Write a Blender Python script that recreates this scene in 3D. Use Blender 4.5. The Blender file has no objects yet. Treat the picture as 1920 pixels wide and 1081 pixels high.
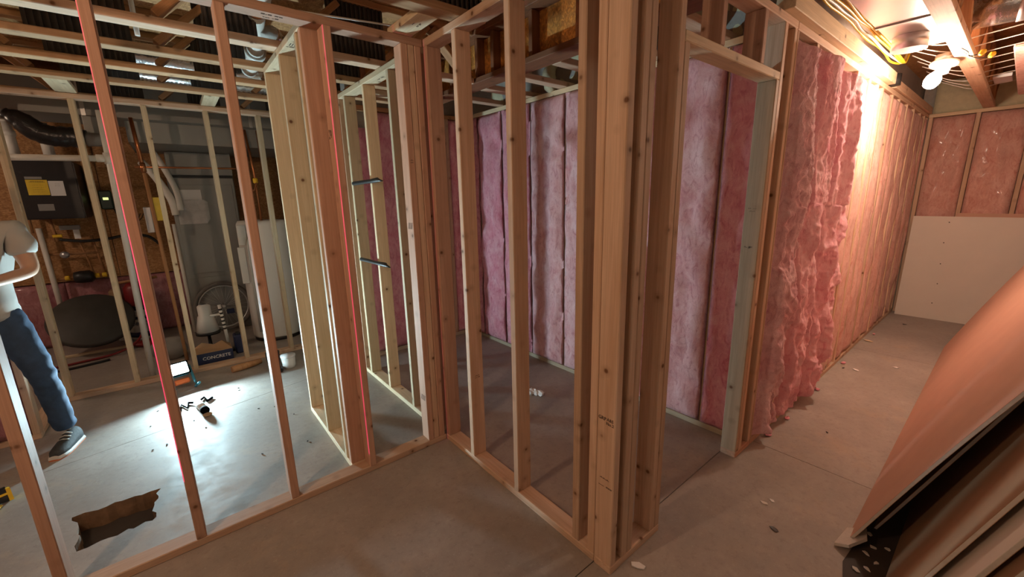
import bpy, bmesh, math, random
from mathutils import Vector, Matrix, noise
R = random.Random(7)
PI = math.pi
scene = bpy.context.scene
C = scene.collection

# ------------------------------------------------------------------ camera, world, exposure, main lights
def look(yaw, pit, rol):
    ya, pi_, ro = map(math.radians, (yaw, pit, rol))
    fw = Vector((math.cos(pi_)*math.cos(ya), math.cos(pi_)*math.sin(ya), math.sin(pi_)))
    rt = Vector((math.sin(ya), -math.cos(ya), 0)); up = rt.cross(fw)
    r2 = rt*math.cos(ro)+up*math.sin(ro); u2 = -rt*math.sin(ro)+up*math.cos(ro)
    return Matrix((r2, u2, -fw)).transposed()
cd = bpy.data.cameras.new('camera'); cam = bpy.data.objects.new('camera', cd); C.objects.link(cam)
cd.sensor_fit = 'HORIZONTAL'; cd.sensor_width = 36; cd.lens = 36*769.13/1920; cd.clip_start = 0.05
cam.matrix_world = Matrix.Translation((-1.2045, -2.206, 1.5799)) @ look(50.8508, -12.6908, -1.2452).to_4x4()
scene.camera = cam
w = bpy.data.worlds.new('world'); scene.world = w; w.use_nodes = True
w.node_tree.nodes['Background'].inputs[0].default_value = (1, .86, .74, 1)
w.node_tree.nodes['Background'].inputs[1].default_value = 0.06
scene.view_settings.view_transform = 'Standard'; scene.view_settings.look = 'None'
scene.view_settings.exposure = 0.1; scene.view_settings.gamma = 1; scene.view_settings.use_curve_mapping = False
scene.cycles.use_denoising = True
scene.cycles.max_bounces = 8; scene.cycles.diffuse_bounces = 5
scene.cycles.sample_clamp_indirect = 6
WARM = (1, .74, .55)
BULB_STRENGTH = 620; LAMP3_W = 46; WORK_STRENGTH = 2900
# the second bare bulb of the basement, behind the photographer
ld = bpy.data.lights.new('unseen_warm_light', 'POINT'); ld.energy = LAMP3_W; ld.color = (1, .66, .43); ld.shadow_soft_size = .035
lo = bpy.data.objects.new('unseen_warm_light', ld); lo.location = (-2.3, -.87, 2.28); C.objects.link(lo)
# two unseen point lights added as ambient fill, one far behind the photographer and one over the far left of the utility room
for nm, e_, p_ in (('unseen_warm_light', 18, (-3.6, -2.3, 2.3)), ('unseen_warm_light', 26, (-3.5, 3.1, 2.2))):
    l2 = bpy.data.lights.new(nm, 'POINT'); l2.energy = e_; l2.color = WARM; l2.shadow_soft_size = .05
    o2 = bpy.data.objects.new(nm, l2); o2.location = p_; C.objects.link(o2)
# vertical red laser line thrown along the front of the near stud wall
la = bpy.data.lights.new('laser_line', 'POINT'); la.energy = 420; la.color = (1, .01, .32); la.shadow_soft_size = 0.0
la.use_nodes = True
lt = la.node_tree; em = [n for n in lt.nodes if n.type == 'EMISSION'][0]
g = lt.nodes.new('ShaderNodeNewGeometry')
dt = lt.nodes.new('ShaderNodeVectorMath'); dt.operation = 'DOT_PRODUCT'; dt.inputs[1].default_value = Vector((-.0012, 1, 0)).normalized()
ab = lt.nodes.new('ShaderNodeMath'); ab.operation = 'ABSOLUTE'
lt_ = lt.nodes.new('ShaderNodeMath'); lt_.operation = 'LESS_THAN'; lt_.inputs[1].default_value = .0036
lt.links.new(g.outputs['Incoming'], dt.inputs[0]); lt.links.new(dt.outputs['Value'], ab.inputs[0])
sz_ = lt.nodes.new('ShaderNodeSeparateXYZ'); lt.links.new(g.outputs['Incoming'], sz_.inputs[0])
up_ = lt.nodes.new('ShaderNodeMath'); up_.operation = 'GREATER_THAN'; up_.inputs[1].default_value = -.27; lt.links.new(sz_.outputs[2], up_.inputs[0])
ml_ = lt.nodes.new('ShaderNodeMath'); ml_.operation = 'MULTIPLY'; lt.links.new(lt_.outputs[0], ml_.inputs[0]); lt.links.new(up_.outputs[0], ml_.inputs[1])
lt.links.new(ab.outputs[0], lt_.inputs[0]); lt.links.new(ml_.outputs[0], em.inputs['Strength'])
lz = bpy.data.objects.new('laser_line', la); lz.location = (-3.3, -.003, .9); C.objects.link(lz)

# ------------------------------------------------------------------ node materials
class NT:
    def __init__(s, name):
        s.m = bpy.data.materials.new(name); s.m.use_nodes = True
        s.t = s.m.node_tree; s.b = s.t.nodes['Principled BSDF']
    def n(s, typ, **kw):
        nd = s.t.nodes.new(typ)
        for k, v in kw.items(): setattr(nd, k, v)
        return nd
    def l(s, a, b): s.t.links.new(a, b)
    def coord(s, scale=(1, 1, 1), rnd=True, out='Object'):
        tc = s.n('ShaderNodeTexCoord'); mp = s.n('ShaderNodeMapping'); mp.inputs['Scale'].default_value = scale
        if rnd:
            oi = s.n('ShaderNodeObjectInfo'); mu = s.n('ShaderNodeVectorMath', operation='SCALE'); mu.inputs[0].default_value = (31, 17, 43)
            s.l(oi.outputs['Random'], mu.inputs['Scale']); ad = s.n('ShaderNodeVectorMath', operation='ADD')
            s.l(tc.outputs[out], ad.inputs[0]); s.l(mu.outputs[0], ad.inputs[1]); s.l(ad.outputs[0], mp.inputs['Vector'])
        else: s.l(tc.outputs[out], mp.inputs['Vector'])
        return mp.outputs[0]
    def noise(s, vec, scale, detail=4, rough=.55, dist=0):
        nz = s.n('ShaderNodeTexNoise'); nz.inputs['Scale'].default_value = scale; nz.inputs['Detail'].default_value = detail
        nz.inputs['Roughness'].default_value = rough; nz.inputs['Distortion'].default_value = dist
        s.l(vec, nz.inputs['Vector']); return nz.outputs['Fac']
    def ramp(s, fac, stops):
        r = s.n('ShaderNodeValToRGB'); e = r.color_ramp.elements
        while len(e) < len(stops): e.new(.5)
        for i, (p, c) in enumerate(stops):
            e[i].position = p; e[i].color = (c, c, c, 1) if isinstance(c, (int, float)) else (*c, 1)
        s.l(fac, r.inputs[0]); return r.outputs[0]
    def mix(s, fac, a, b, mode='MIX'):
        m = s.n('ShaderNodeMix', data_type='RGBA', blend_type=mode)
        for sock, v in ((m.inputs['Factor'], fac), (m.inputs['A'], a), (m.inputs['B'], b)):
            if isinstance(v, (int, float)): sock.default_value = v
            elif isinstance(v, tuple): sock.default_value = (*v, 1)
            else: s.l(v, sock)
        return m.outputs['Result']
    def bump(s, h, strength, dist=.01):
        b = s.n('ShaderNodeBump'); b.inputs['Strength'].default_value = strength; b.inputs['Distance'].default_value = dist
        s.l(h, b.inputs['Height']); s.l(b.outputs[0], s.b.inputs['Normal'])
    def set(s, col=None, rough=.6, metal=0, spec=None):
        if col is not None:
            if isinstance(col, tuple): s.b.inputs['Base Color'].default_value = (*col, 1)
            else: s.l(col, s.b.inputs['Base Color'])
        if isinstance(rough, (int, float)): s.b.inputs['Roughness'].default_value = rough
        else: s.l(rough, s.b.inputs['Roughness'])
        s.b.inputs['Metallic'].default_value = metal
        if spec is not None: s.b.inputs['Specular IOR Level'].default_value = spec
        return s.m

def plain(name, col, rough=.6, metal=0, var=.12, scale=14, bump=0):
    s = NT(name); v = s.coord()
    f = s.noise(v, scale, 4)
    c = s.mix(f, tuple(x*(1-var*1.4) for x in col), tuple(min(1, x*(1+var)) for x in col))
    if bump: s.bump(f, bump)
    return s.set(c, rough, metal)

def wood(name, lo, hi, knots=.095, kcol=(.16, .075, .035)):
    s = NT(name); v = s.coord()
    mp = s.n('ShaderNodeMapping'); mp.inputs['Scale'].default_value = (26, 26, 1.3); s.l(v, mp.inputs['Vector'])
    f = s.noise(mp.outputs[0], 1, 5, .6, .6)
    c = s.mix(s.ramp(f, [(.3, 0), (.72, 1)]), lo, hi)
    mp2 = s.n('ShaderNodeMapping'); mp2.inputs['Scale'].default_value = (210, 210, 5); s.l(v, mp2.inputs['Vector'])
    fg = s.noise(mp2.outputs[0], 1, 3)
    c = s.mix(s.ramp(fg, [(.35, .22), (.62, 0)]), c, tuple(x*.55 for x in lo))
    vo = s.n('ShaderNodeTexVoronoi'); vo.inputs['Scale'].default_value = 9.5; s.l(v, vo.inputs['Vector'])
    k = s.ramp(vo.outputs['Distance'], [(knots*.6, 1), (knots*1.25, 0)])
    halo = s.ramp(vo.outputs['Distance'], [(knots, .5), (knots*3, 0)])
    c = s.mix(halo, c, tuple(x*.62 for x in lo)); c = s.mix(k, c, kcol)
    oi = s.n('ShaderNodeObjectInfo'); hs = s.n('ShaderNodeHueSaturation'); ma = s.n('ShaderNodeMapRange')
    ma.inputs['To Min'].default_value = .84; ma.inputs['To Max'].default_value = 1.12
    s.l(oi.outputs['Random'], ma.inputs['Value']); s.l(ma.outputs[0], hs.inputs['Value']); s.l(c, hs.inputs['Color'])
    s.bump(fg, .12, .003)
    return s.set(hs.outputs[0], .68, 0, .3)

M = {}
M['wood'] = wood('spruce_stud_wood', (.56, .36, .23), (.73, .53, .38))
M['wood_red'] = wood('reddish_stud_wood', (.47, .27, .18), (.62, .39, .275))
M['wood_pale'] = wood('pale_stud_wood', (.62, .47, .29), (.78, .63, .43))
M['wood_treated'] = wood('treated_plate_wood', (.45, .36, .25), (.58, .475, .355))
M['wood_dark'] = wood('old_truss_wood', (.36, .17, .075), (.52, .28, .13))
M['wood_browned'] = wood('browned_jamb_wood', (.40, .28, .18), (.52, .38, .26))  # jamb wood browned in the colour to offset the cool lamp light
M['wood_mid'] = wood('brown_truss_wood', (.42, .235, .12), (.58, .37, .21))
M['wood_girder'] = wood('dark_red_girder_wood', (.20, .075, .035), (.30, .12, .055))
def osb(name='strand_board', k=(1, 1, 1)):
    s = NT(name); v = s.coord(rnd=False)
    vo = s.n('ShaderNodeTexVoronoi'); vo.inputs['Scale'].default_value = 22
    mp = s.n('ShaderNodeMapping'); mp.inputs['Scale'].default_value = (1, 1, 2.2); s.l(v, mp.inputs['Vector'])
    nz = s.n('ShaderNodeTexNoise'); nz.inputs['Scale'].default_value = 6; s.l(mp.outputs[0], nz.inputs['Vector'])
    ad = s.n('ShaderNodeVectorMath', operation='ADD'); s.l(mp.outputs[0], ad.inputs[0]); s.l(nz.outputs['Color'], ad.inputs[1]); s.l(ad.outputs[0], vo.inputs['Vector'])
    sx = s.n('ShaderNodeSeparateColor'); s.l(vo.outputs['Color'], sx.inputs[0])
    c = s.ramp(sx.outputs[0], [(0, (.30*k[0], .135*k[1], .045*k[2])), (.5, (.44*k[0], .22*k[1], .08*k[2])), (1, (.56*k[0], .31*k[1], .13*k[2]))])
    f = s.noise(v, 40, 3); c = s.mix(s.ramp(f, [(.4, .4), (.6, 0)]), c, (.22, .09, .03))
    s.bump(sx.outputs[1], .25, .004); return s.set(c, .7)
M['osb'] = osb()
M['osb_orange'] = osb('orange_strand_board', (1.55, 1.2, .55))
def concrete():
    s = NT('slab_concrete'); v = s.coord(rnd=False)
    a = s.noise(v, 1.3, 6, .6); b = s.noise(v, 9, 5, .65); d = s.noise(v, 90, 3)
    c = s.mix(s.ramp(a, [(.3, 0), (.7, 1)]), (.30, .265, .235), (.43, .385, .345))
    c = s.mix(s.ramp(b, [(.35, .35), (.6, 0)]), c, (.25, .225, .20))
    c = s.mix(s.ramp(b, [(.62, 0), (.8, .35)]), c, (.56, .53, .49))
    c = s.mix(s.ramp(d, [(.62, 0), (.72, .25)]), c, (.6, .57, .53))
    e = s.noise(v, 2.2, 7, .75, .5); g2 = s.noise(v, 30, 6, .7)
    c = s.mix(s.ramp(e, [(.56, 0), (.72, .5)]), c, (.47, .36, .25))
    c = s.mix(s.ramp(g2, [(.3, .45), (.48, 0)]), c, (.22, .19, .165)); c = s.mix(s.ramp(g2, [(.6, 0), (.78, .4)]), c, (.58, .53, .48))
    s.bump(b, .12, .01)
    return s.set(c, s.ramp(b, [(.3, .5), (.7, .75)]), 0, .35)
M['concrete'] = concrete()
def pink(name, deep, mid, light, wet=0, fib=1):
    s = NT(name); v = s.coord()
    a = s.noise(v, 5, 5, .62, .8)
    mp = s.n('ShaderNodeMapping'); mp.inputs['Scale'].default_value = (1, 1, .45); s.l(v, mp.inputs['Vector'])
    b = s.noise(mp.outputs[0], 22, 6, .7, 1.4); d = s.noise(v, 130, 4, .7, 2)
    c = s.mix(s.ramp(a, [(.28, 0), (.68, 1)]), mid, light)
    c = s.mix(s.ramp(b, [(.3, .75), (.5, 0)]), c, deep)
    c = s.mix(s.ramp(b, [(.56, 0), (.75, .55)]), c, tuple(min(1, x*1.25+.05) for x in light))
    c = s.mix(s.ramp(d, [(.35, .3), (.55, 0)]), c, deep)
    m1 = s.n('ShaderNodeMath', operation='ADD'); s.l(b, m1.inputs[0]); s.l(d, m1.inputs[1])
    s.bump(m1.outputs[0], .55*fib, .012)
    s.b.inputs['Sheen Weight'].default_value = .15*fib
    if wet: s.b.inputs['Coat Weight'].default_value = wet; s.b.inputs['Coat Roughness'].default_value = .12
    return s.set(c, .95, 0, .1)
M['pink'] = pink('pink_fibreglass', (.50, .09, .15), (.72, .24, .31), (.86, .47, .53))
M['pink_lit'] = pink('lit_pink_fibreglass', (.66, .17, .25), (.88, .40, .47), (.95, .64, .68))  # lighter copy of the pink; bulb light put into the colour
M['pink_dust'] = pink('greyish_pink_fibreglass', (.50, .19, .24), (.78, .42, .47), (.90, .64, .67))
M['pink_lit_pale'] = pink('lit_pale_pink_fibreglass', (.46, .15, .17), (.72, .34, .37), (.86, .58, .60))  # paler pink for lamp-lit room bays; that light sits in the colour
M['pink_tan'] = pink('faded_pink_fibreglass', (.50, .19, .15), (.64, .33, .27), (.76, .49, .42), .12, .8)
M['pink_wrap'] = pink('plastic_covered_fibreglass', (.26, .07, .09), (.40, .16, .18), (.52, .27, .28), .5, .3)
M['foam'] = plain('spray_foam', (.66, .60, .40), .85, 0, .15, 18, .5)
M['board_face'] = plain('drywall_face_paper', (.74, .68, .60), .85, 0, .04, 5)
M['board_shaded'] = plain('shaded_brown_paper', (.33, .19, .105), .95, 0, .07, 6)  # brown paper darkened; shade inside the stack put into the colour
M['board_back'] = plain('drywall_brown_paper', (.56, .34, .25), .85, 0, .07, 6)
M['gypsum'] = plain('gypsum_core', (.62, .57, .51), .9, 0, .12, 60, .3)
M['metal'] = plain('galvanised_sheet', (.62, .62, .63), .33, .8, .1, 5)
M['metal_dull'] = plain('dull_painted_steel', (.30, .30, .285), .5, .35, .12, 4)
M['foil'] = plain('crinkled_foil', (.75, .75, .76), .22, 1, .1, 25, .5)
M['pvc'] = plain('white_plastic_pipe', (.72, .69, .63), .4, 0, .08, 8)
M['copper'] = plain('copper_pipe', (.50, .20, .085), .3, .9, .2, 20)
M['black'] = plain('black_plastic', (.018, .017, .017), .42, 0, .3, 10)
M['black_soft'] = plain('black_duct_wrap', (.02, .02, .022), .3, 0, .4, 16, .6)
M['charcoal'] = plain('charcoal_ribbed_panel', (.050, .038, .030), .7, 0, .3, 10)
M['tool_black'] = NT('matt_black_rubber').set((.004, .004, .004), .9, 0, .03)
M['white'] = plain('white_enamel', (.76, .75, .72), .35, 0, .04, 4)
M['paper'] = plain('white_paper', (.78, .77, .76), .8, 0, .03, 4)
M['yellow'] = plain('yellow_plastic', (.86, .56, .03), .45, 0, .06, 10)
M['label_yellow'] = plain('yellow_label', (.78, .54, .05), .4, 0, .15, 20)
M['red'] = plain('red_plastic', (.22, .015, .018), .4, 0, .1, 10)
M['blue'] = plain('navy_plastic', (.02, .03, .085), .45, 0, .1, 10)
M['teal'] = plain('teal_plastic', (.05, .24, .32), .4, 0, .1, 10)
M['orange'] = plain('orange_plastic', (.75, .16, .04), .45, 0, .1, 10)
M['green'] = plain('dark_green_plastic', (.02, .05, .035), .45, 0, .15, 10)
M['rubber'] = plain('tyre_rubber', (.17, .155, .14), .8, 0, .15, 20)
M['card'] = plain('brown_cardboard', (.42, .26, .14), .85, 0, .1, 8)
M['dirt'] = plain('damp_soil', (.25, .15, .085), .95, 0, .5, 16, 1)
M['denim'] = plain('blue_denim', (.032, .068, .135), .85, 0, .55, 13, .3)
M['tshirt'] = plain('grey_cotton', (.42, .40, .37), .9, 0, .12, 8, .2)
M['skin'] = plain('skin', (.52, .30, .20), .55, 0, .1, 12)
M['hair'] = plain('brown_hair', (.07, .04, .02), .6, 0, .3, 60)
M['shoe'] = plain('dark_grey_mesh', (.055, .06, .065), .8, 0, .3, 60, .3)
M['sole'] = plain('white_rubber_sole', (.62, .62, .60), .6, 0, .06, 10)
M['sole_orange'] = plain('orange_rubber_tread', (.62, .17, .06), .6, 0, .1, 10)
M['ink'] = plain('black_ink', (.09, .06, .045), .8, 0, .3, 40)
M['cloth_grey'] = plain('grey_canvas', (.28, .26, .24), .9, 0, .2, 9, .4)
M['poly'] = plain('clear_plastic_sleeve', (.55, .53, .52), .15, 0, .2, 20, .8)
M['gap'] = plain('joint_dirt', (.06, .05, .045), .95, 0, .2, 20)
def glow(name, col, st):
    s = NT(name); s.b.inputs['Emission Color'].default_value = (*col, 1); s.b.inputs['Emission Strength'].default_value = st
    return s.set((.9, .9, .9), .4)
M['bulb'] = glow('lit_bulb', WARM, BULB_STRENGTH)
M['work'] = glow('lit_work_lamp', (.62, .90, 1.0), WORK_STRENGTH)
M['led'] = glow('led_display', (.75, .9, .3), 1.2)

# ------------------------------------------------------------------ object helpers
def empty(name, loc=(0, 0, 0), label=None, cat=None, group=None, kind=None):
    o = bpy.data.objects.new(name, None); C.objects.link(o); o.location = loc; o.empty_display_size = .05
    return tag(o, label, cat, group, kind)
def tag(o, label=None, cat=None, group=None, kind=None):
    if label: o['label'] = label
    if cat: o['category'] = cat
    if group: o['group'] = group
    if kind: o['kind'] = kind
    return o
def wloc(o):
    v = Vector(o.location); p = o.parent
    while p: v += Vector(p.location); p = p.parent
    return v
def link(name, me, m=None, parent=None, loc=(0, 0, 0), rot=None, smooth=False):
    o = bpy.data.objects.new(name, me); C.objects.link(o)
    if m is not None and not me.materials: me.materials.append(m)
    if parent is not None:
        o.parent = parent; o.location = Vector(loc)-wloc(parent)
    else: o.location = loc
    if rot is not None: o.rotation_euler = rot.to_euler() if isinstance(rot, Matrix) else rot
    if smooth:
        for p in me.polygons: p.use_smooth = True
    return o
def from_bm(name, bm, m, parent=None, loc=(0, 0, 0), rot=None, smooth=False):
    bmesh.ops.recalc_face_normals(bm, faces=bm.faces[:])
    me = bpy.data.meshes.new(name); bm.to_mesh(me); bm.free()
    if isinstance(m, (list, tuple)):
        for x in m: me.materials.append(x)
    else: me.materials.append(m)
    return link(name, me, None, parent, loc, rot, smooth)
_cache = {}
def box_mesh(dx, dy, dz, m, bev=.0035, seg=1):
    k = (round(dx, 4), round(dy, 4), round(dz, 4), m.name, bev, seg)
    if k not in _cache:
        bm = bmesh.new(); bmesh.ops.create_cube(bm, size=1); bmesh.ops.scale(bm, vec=(dx, dy, dz), verts=bm.verts)
        if bev: bmesh.ops.bevel(bm, geom=bm.edges[:], offset=min(bev, .3*min(dx, dy, dz)), segments=seg, affect='EDGES')
        me = bpy.data.meshes.new('board'); bm.to_mesh(me); bm.free(); me.materials.append(m); _cache[k] = me
    return _cache[k]
ROT = {'z': Matrix.Identity(3), 'x': Matrix(((0, 0, 1), (1, 0, 0), (0, 1, 0))), 'y': Matrix(((0, 1, 0), (0, 0, 1), (1, 0, 0)))}
def board(name, parent, x0, x1, y0, y1, z0, z1, axis='z', m='wood', bev=.0035):
    dx, dy, dz = x1-x0, y1-y0, z1-z0
    l = {'z': (dx, dy, dz), 'x': (dy, dz, dx), 'y': (dz, dx, dy)}[axis]
    return link(name, box_mesh(*l, M[m], bev), None, parent, ((x0+x1)/2, (y0+y1)/2, (z0+z1)/2), ROT[axis])
def beam(name, parent, a, b, t, wd, m='wood', side=(0, 1, 0)):
    """a square board from a to b; wd is measured along side"""
    a, b = Vector(a), Vector(b); z = (b-a).normalized(); y = Vector(side); y = (y-z*y.dot(z)).normalized(); x = y.cross(z)
    return link(name, box_mesh(t, wd, (b-a).length, M[m]), None, parent, (a+b)/2, Matrix((x, y, z)).transposed())
def bm_box(bm, x0, x1, y0, y1, z0, z1, mi=0):
    g = bmesh.ops.create_cube(bm, size=1, matrix=Matrix.Translation(((x0+x1)/2, (y0+y1)/2, (z0+z1)/2)) @ Matrix.Diagonal((x1-x0, y1-y0, z1-z0, 1)))
    for v in g['verts']:
        for f in v.link_faces: f.material_index = mi
    return g['verts']
def bm_tube(bm, pts, r, seg=10, cap=True, mi=0):
    pts = [Vector(p) for p in pts]; n = len(pts); rr = r if isinstance(r, (list, tuple)) else [r]*n
    rings = []; nrm = None
    for i, p in enumerate(pts):
        t = (pts[min(i+1, n-1)]-pts[max(i-1, 0)]).normalized()
        if nrm is None: nrm = t.orthogonal().normalized()
        nrm = (nrm-t*nrm.dot(t)).normalized(); bn = t.cross(nrm)
        rings.append([bm.verts.new(p+(nrm*math.cos(2*PI*k/seg)+bn*math.sin(2*PI*k/seg))*rr[i]) for k in range(seg)])
    for a, b in zip(rings, rings[1:]):
        for k in range(seg):
            f = bm.faces.new((a[k], a[(k+1) % seg], b[(k+1) % seg], b[k])); f.material_index = mi; f.smooth = True
    if cap:
        for rg in (rings[0][::-1], rings[-1]):
            f = bm.faces.new(rg); f.material_index = mi
def spline(pts, k=6):
    pts = [Vector(p) for p in pts]; out = []
    for i in range(len(pts)-1):
        p0, p1, p2, p3 = pts[max(i-1, 0)], pts[i], pts[i+1], pts[min(i+2, len(pts)-1)]
        for j in range(k):
            t = j/k
            out.append(.5*((2*p1)+(p2-p0)*t+(2*p0-5*p1+4*p2-p3)*t*t+(3*p1-p0-3*p2+p3)*t**3))
    return out+[pts[-1]]
def tube(name, pts, r, m, parent=None, seg=10, smooth_path=False):
    p = spline(pts) if smooth_path else pts
    bm = bmesh.new(); base = Vector(pts[0])
    bm_tube(bm, [Vector(q)-base for q in p], r, seg)
    return from_bm(name, bm, M[m], parent, base)
def bm_lathe(bm, prof, seg=24, mi=0, mat=Matrix.Identity(4)):
    rings = []
    for r, z in prof:
        rings.append([bm.verts.new(mat @ Vector((max(r, 1e-4)*math.cos(2*PI*k/seg), max(r, 1e-4)*math.sin(2*PI*k/seg), z))) for k in range(seg)])
    for a, b in zip(rings, rings[1:]):
        for k in range(seg):
            f = bm.faces.new((a[k], a[(k+1) % seg], b[(k+1) % seg], b[k])); f.smooth = True; f.material_index = mi
    for rg in (rings[0][::-1], rings[-1]):
        f = bm.faces.new(rg); f.material_index = mi
def lathe(name, prof, m, parent=None, loc=(0, 0, 0), rot=None, seg=24):
    bm = bmesh.new(); bm_lathe(bm, prof, seg); return from_bm(name, bm, M[m], parent, loc, rot)
def aim(d, up=(0, 0, 1)):
    z = Vector(d).normalized(); x = Vector(up).cross(z)
    x = x.normalized() if x.length > 1e-4 else Vector((1, 0, 0)); return Matrix((x, z.cross(x), z)).transposed()
def text(name, body, parent, loc, right, up, size, m='ink', sx=1):
    cu = bpy.data.curves.new(name, 'FONT'); cu.body = body; cu.size = size; cu.align_x = 'CENTER'; cu.align_y = 'CENTER'; cu.extrude = .0004; cu.offset = .012*size
    cu.resolution_u = 2
    o = bpy.data.objects.new(name, cu); C.objects.link(o)
    me = bpy.data.meshes.new_from_object(o.evaluated_get(bpy.context.evaluated_depsgraph_get())); bpy.data.objects.remove(o, do_unlink=True); bpy.data.curves.remove(cu)
    me.materials.clear(); me.materials.append(M[m]); o = bpy.data.objects.new(name, me); C.objects.link(o)
    if parent is not None: o.parent = parent; o.location = Vector(loc)-wloc(parent)
    else: o.location = loc
    r, u = Vector(right).normalized(), Vector(up).normalized(); o.rotation_euler = Matrix((r, u, r.cross(u))).transposed().to_euler()
    o.scale = (sx, 1, 1); return o
def copy_tree(o, parent=None):
    c = o.copy(); C.objects.link(c)
    if parent: c.parent = parent
    for ch in list(o.children): copy_tree(ch, c)
    return c

S, D_ = .0381, .0889         # stud thickness and depth
H = 2.380; TOP = H+S; L = 1.343; W = 1.392; YF = 1.760; YU = 2.531; XE = 5.95; XJ = 1.211
CEIL = 2.79

# ------------------------------------------------------------------ setting: slabs, walls, subfloor
fl = empty('floor', kind='structure')
def slab(poly, hole=None):
    bm = bmesh.new(); vs = [bm.verts.new((x, y, 0)) for x, y in poly]
    es = [bm.edges.new((vs[i], vs[(i+1) % len(vs)])) for i in range(len(vs))]
    if hole:
        hv = [bm.verts.new((x, y, 0)) for x, y in hole]
        es += [bm.edges.new((hv[i], hv[(i+1) % len(hv)])) for i in range(len(hv))]
        bmesh.ops.triangle_fill(bm, edges=es, use_beauty=True)
    else: bm.faces.new(vs)
    bmesh.ops.recalc_face_normals(bm, faces=bm.faces[:])
    for f in bm.faces:
        if f.normal.z < 0: f.normal_flip()
    top = bm.faces[:]
    ex = bmesh.ops.extrude_face_region(bm, geom=top)
    bmesh.ops.translate(bm, vec=(0, 0, -.10), verts=[v for v in ex['geom'] if isinstance(v, bmesh.types.BMVert)])
    if hole:
        for f in bm.faces:
            c = f.calc_center_median()
            if abs(f.normal.z) < .5 and -1.9 < c.x < -1.4 and .3 < c.y < .75: f.material_index = 1
    return from_bm('slab', bm, [M['concrete'], M['dirt']], fl)
J = .0022
def jl(x): return 1.354+(x+1.881)*.2213
slab([(-4.4, -4), (1.485-J, -4), (1.485-J, -1.252-J), (-4.4, -1.252-J)])
slab([(1.485+J, -4), (3.95-J, -4), (3.95-J, -1.252-J), (1.485+J, -1.252-J)])
slab([(3.95+J, -4), (6.1, -4), (6.1, -1.252-J), (3.95+J, -1.252-J)])
hp = [(-1.783, .359), (-1.519, .368), (-1.491, .656), (-1.833, .672)]
hole = []
for i in range(4):
    a, b = Vector(hp[i]), Vector(hp[(i+1) % 4])
    for j in range(9): hole.append((a+(b-a)*(j/9)+Vector((R.uniform(-.014, .014), R.uniform(-.014, .014))))[:])
slab([(-4.4, -1.252+J), (1.6, -1.252+J), (1.6, jl(1.6)-J), (-4.4, jl(-4.4)-J)], hole)
slab([(-4.4, jl(-4.4)+J), (1.6, jl(1.6)+J), (1.6, 4.8), (-4.4, 4.8)])
bm = bmesh.new(); bm_box(bm, -4.4, 6.1, -4, 4.8, -.13, -.101)
from_bm('subgrade', bm, M['gap'], fl)
# the pit under the opening
pit = empty('sump_pit', (-1.65, .51, -.4), 'rectangular pit broken through the slab showing dark soil', 'pit')
bm = bmesh.new(); n = 14; g = {}
for i in range(n+1):
    for j in range(n+1):
        u, v = i/n, j/n; x, y = -1.95+.6*u, .26+.52*v
        e = min(u, 1-u, v, 1-v); z = -.30+.22*max(0, 1-e*4.5)**1.5
        z += .05*noise.fractal(Vector((x*9, y*9, 3)), 1, 2, 4)
        g[i, j] = bm.verts.new((x+1.65, y-.51, min(z, -.085)+.4))
for i in range(n):
    for j in range(n): bm.faces.new((g[i, j], g[i+1, j], g[i+1, j+1], g[i, j+1]))
from_bm('soil', bm, M['dirt'], pit, (-1.65, .51, -.4), smooth=True)
for k in range(9):
    bm = bmesh.new(); bmesh.ops.create_icosphere(bm, subdivisions=2, radius=R.uniform(.015, .04))
    for v in bm.verts: v.co *= 1+.35*noise.noise(v.co*40+Vector((k, 0, 0)))
    from_bm('clod', bm, M['dirt'], pit, (R.uniform(-1.76, -1.54), R.uniform(.42, .6), -.27+R.uniform(0, .04)))

def wallbox(name, x0, x1, y0, y1, m='concrete', z0=-.1, z1=CEIL):
    bm = bmesh.new(); cx, cy = (x0+x1)/2, (y0+y1)/2
    bm_box(bm, x0-cx, x1-cx, y0-cy, y1-cy, z0, z1)
    return tag(from_bm(name, bm, M[m], None, (cx, cy, 0)), kind='structure')
wallbox('wall_back', -4.4, .2, 4.62, 4.8)
wallbox('wall_room', W+D_+.03, W+D_+.18, -L+D_+.03, YF+.3)
wallbox('wall_far', .2, W+D_+.18, YF+D_+.02, YF+.3)
wallbox('wall_side', .2, .35, YF+.3, 4.8)
wallbox('wall_corridor', W+D_+.03, 6.25, -L+D_+.01, -L+D_+.16)
wallbox('wall_end', XE+D_+.03, 6.25, -4, -L+D_)
wallbox('wall_right', -4.4, 6.25, -4.15, -4)
wallbox('wall_left', -4.55, -4.4, -4.15, 4.8)
ce = empty('ceiling', kind='structure')
k = 0
for i in range(9):
    for j in range(4):
        x0 = -4.5+1.222*i; y0 = -4.15+2.44*j-(1.2 if i % 2 else 0)
        y1 = min(y0+2.437, 4.8); x1 = min(x0+1.219, 6.25)
        if y1-y0 > .1: board('panel', ce, x0, x1, max(y0, -4.15), y1, CEIL, CEIL+.018, 'x', 'osb', 0)

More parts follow.
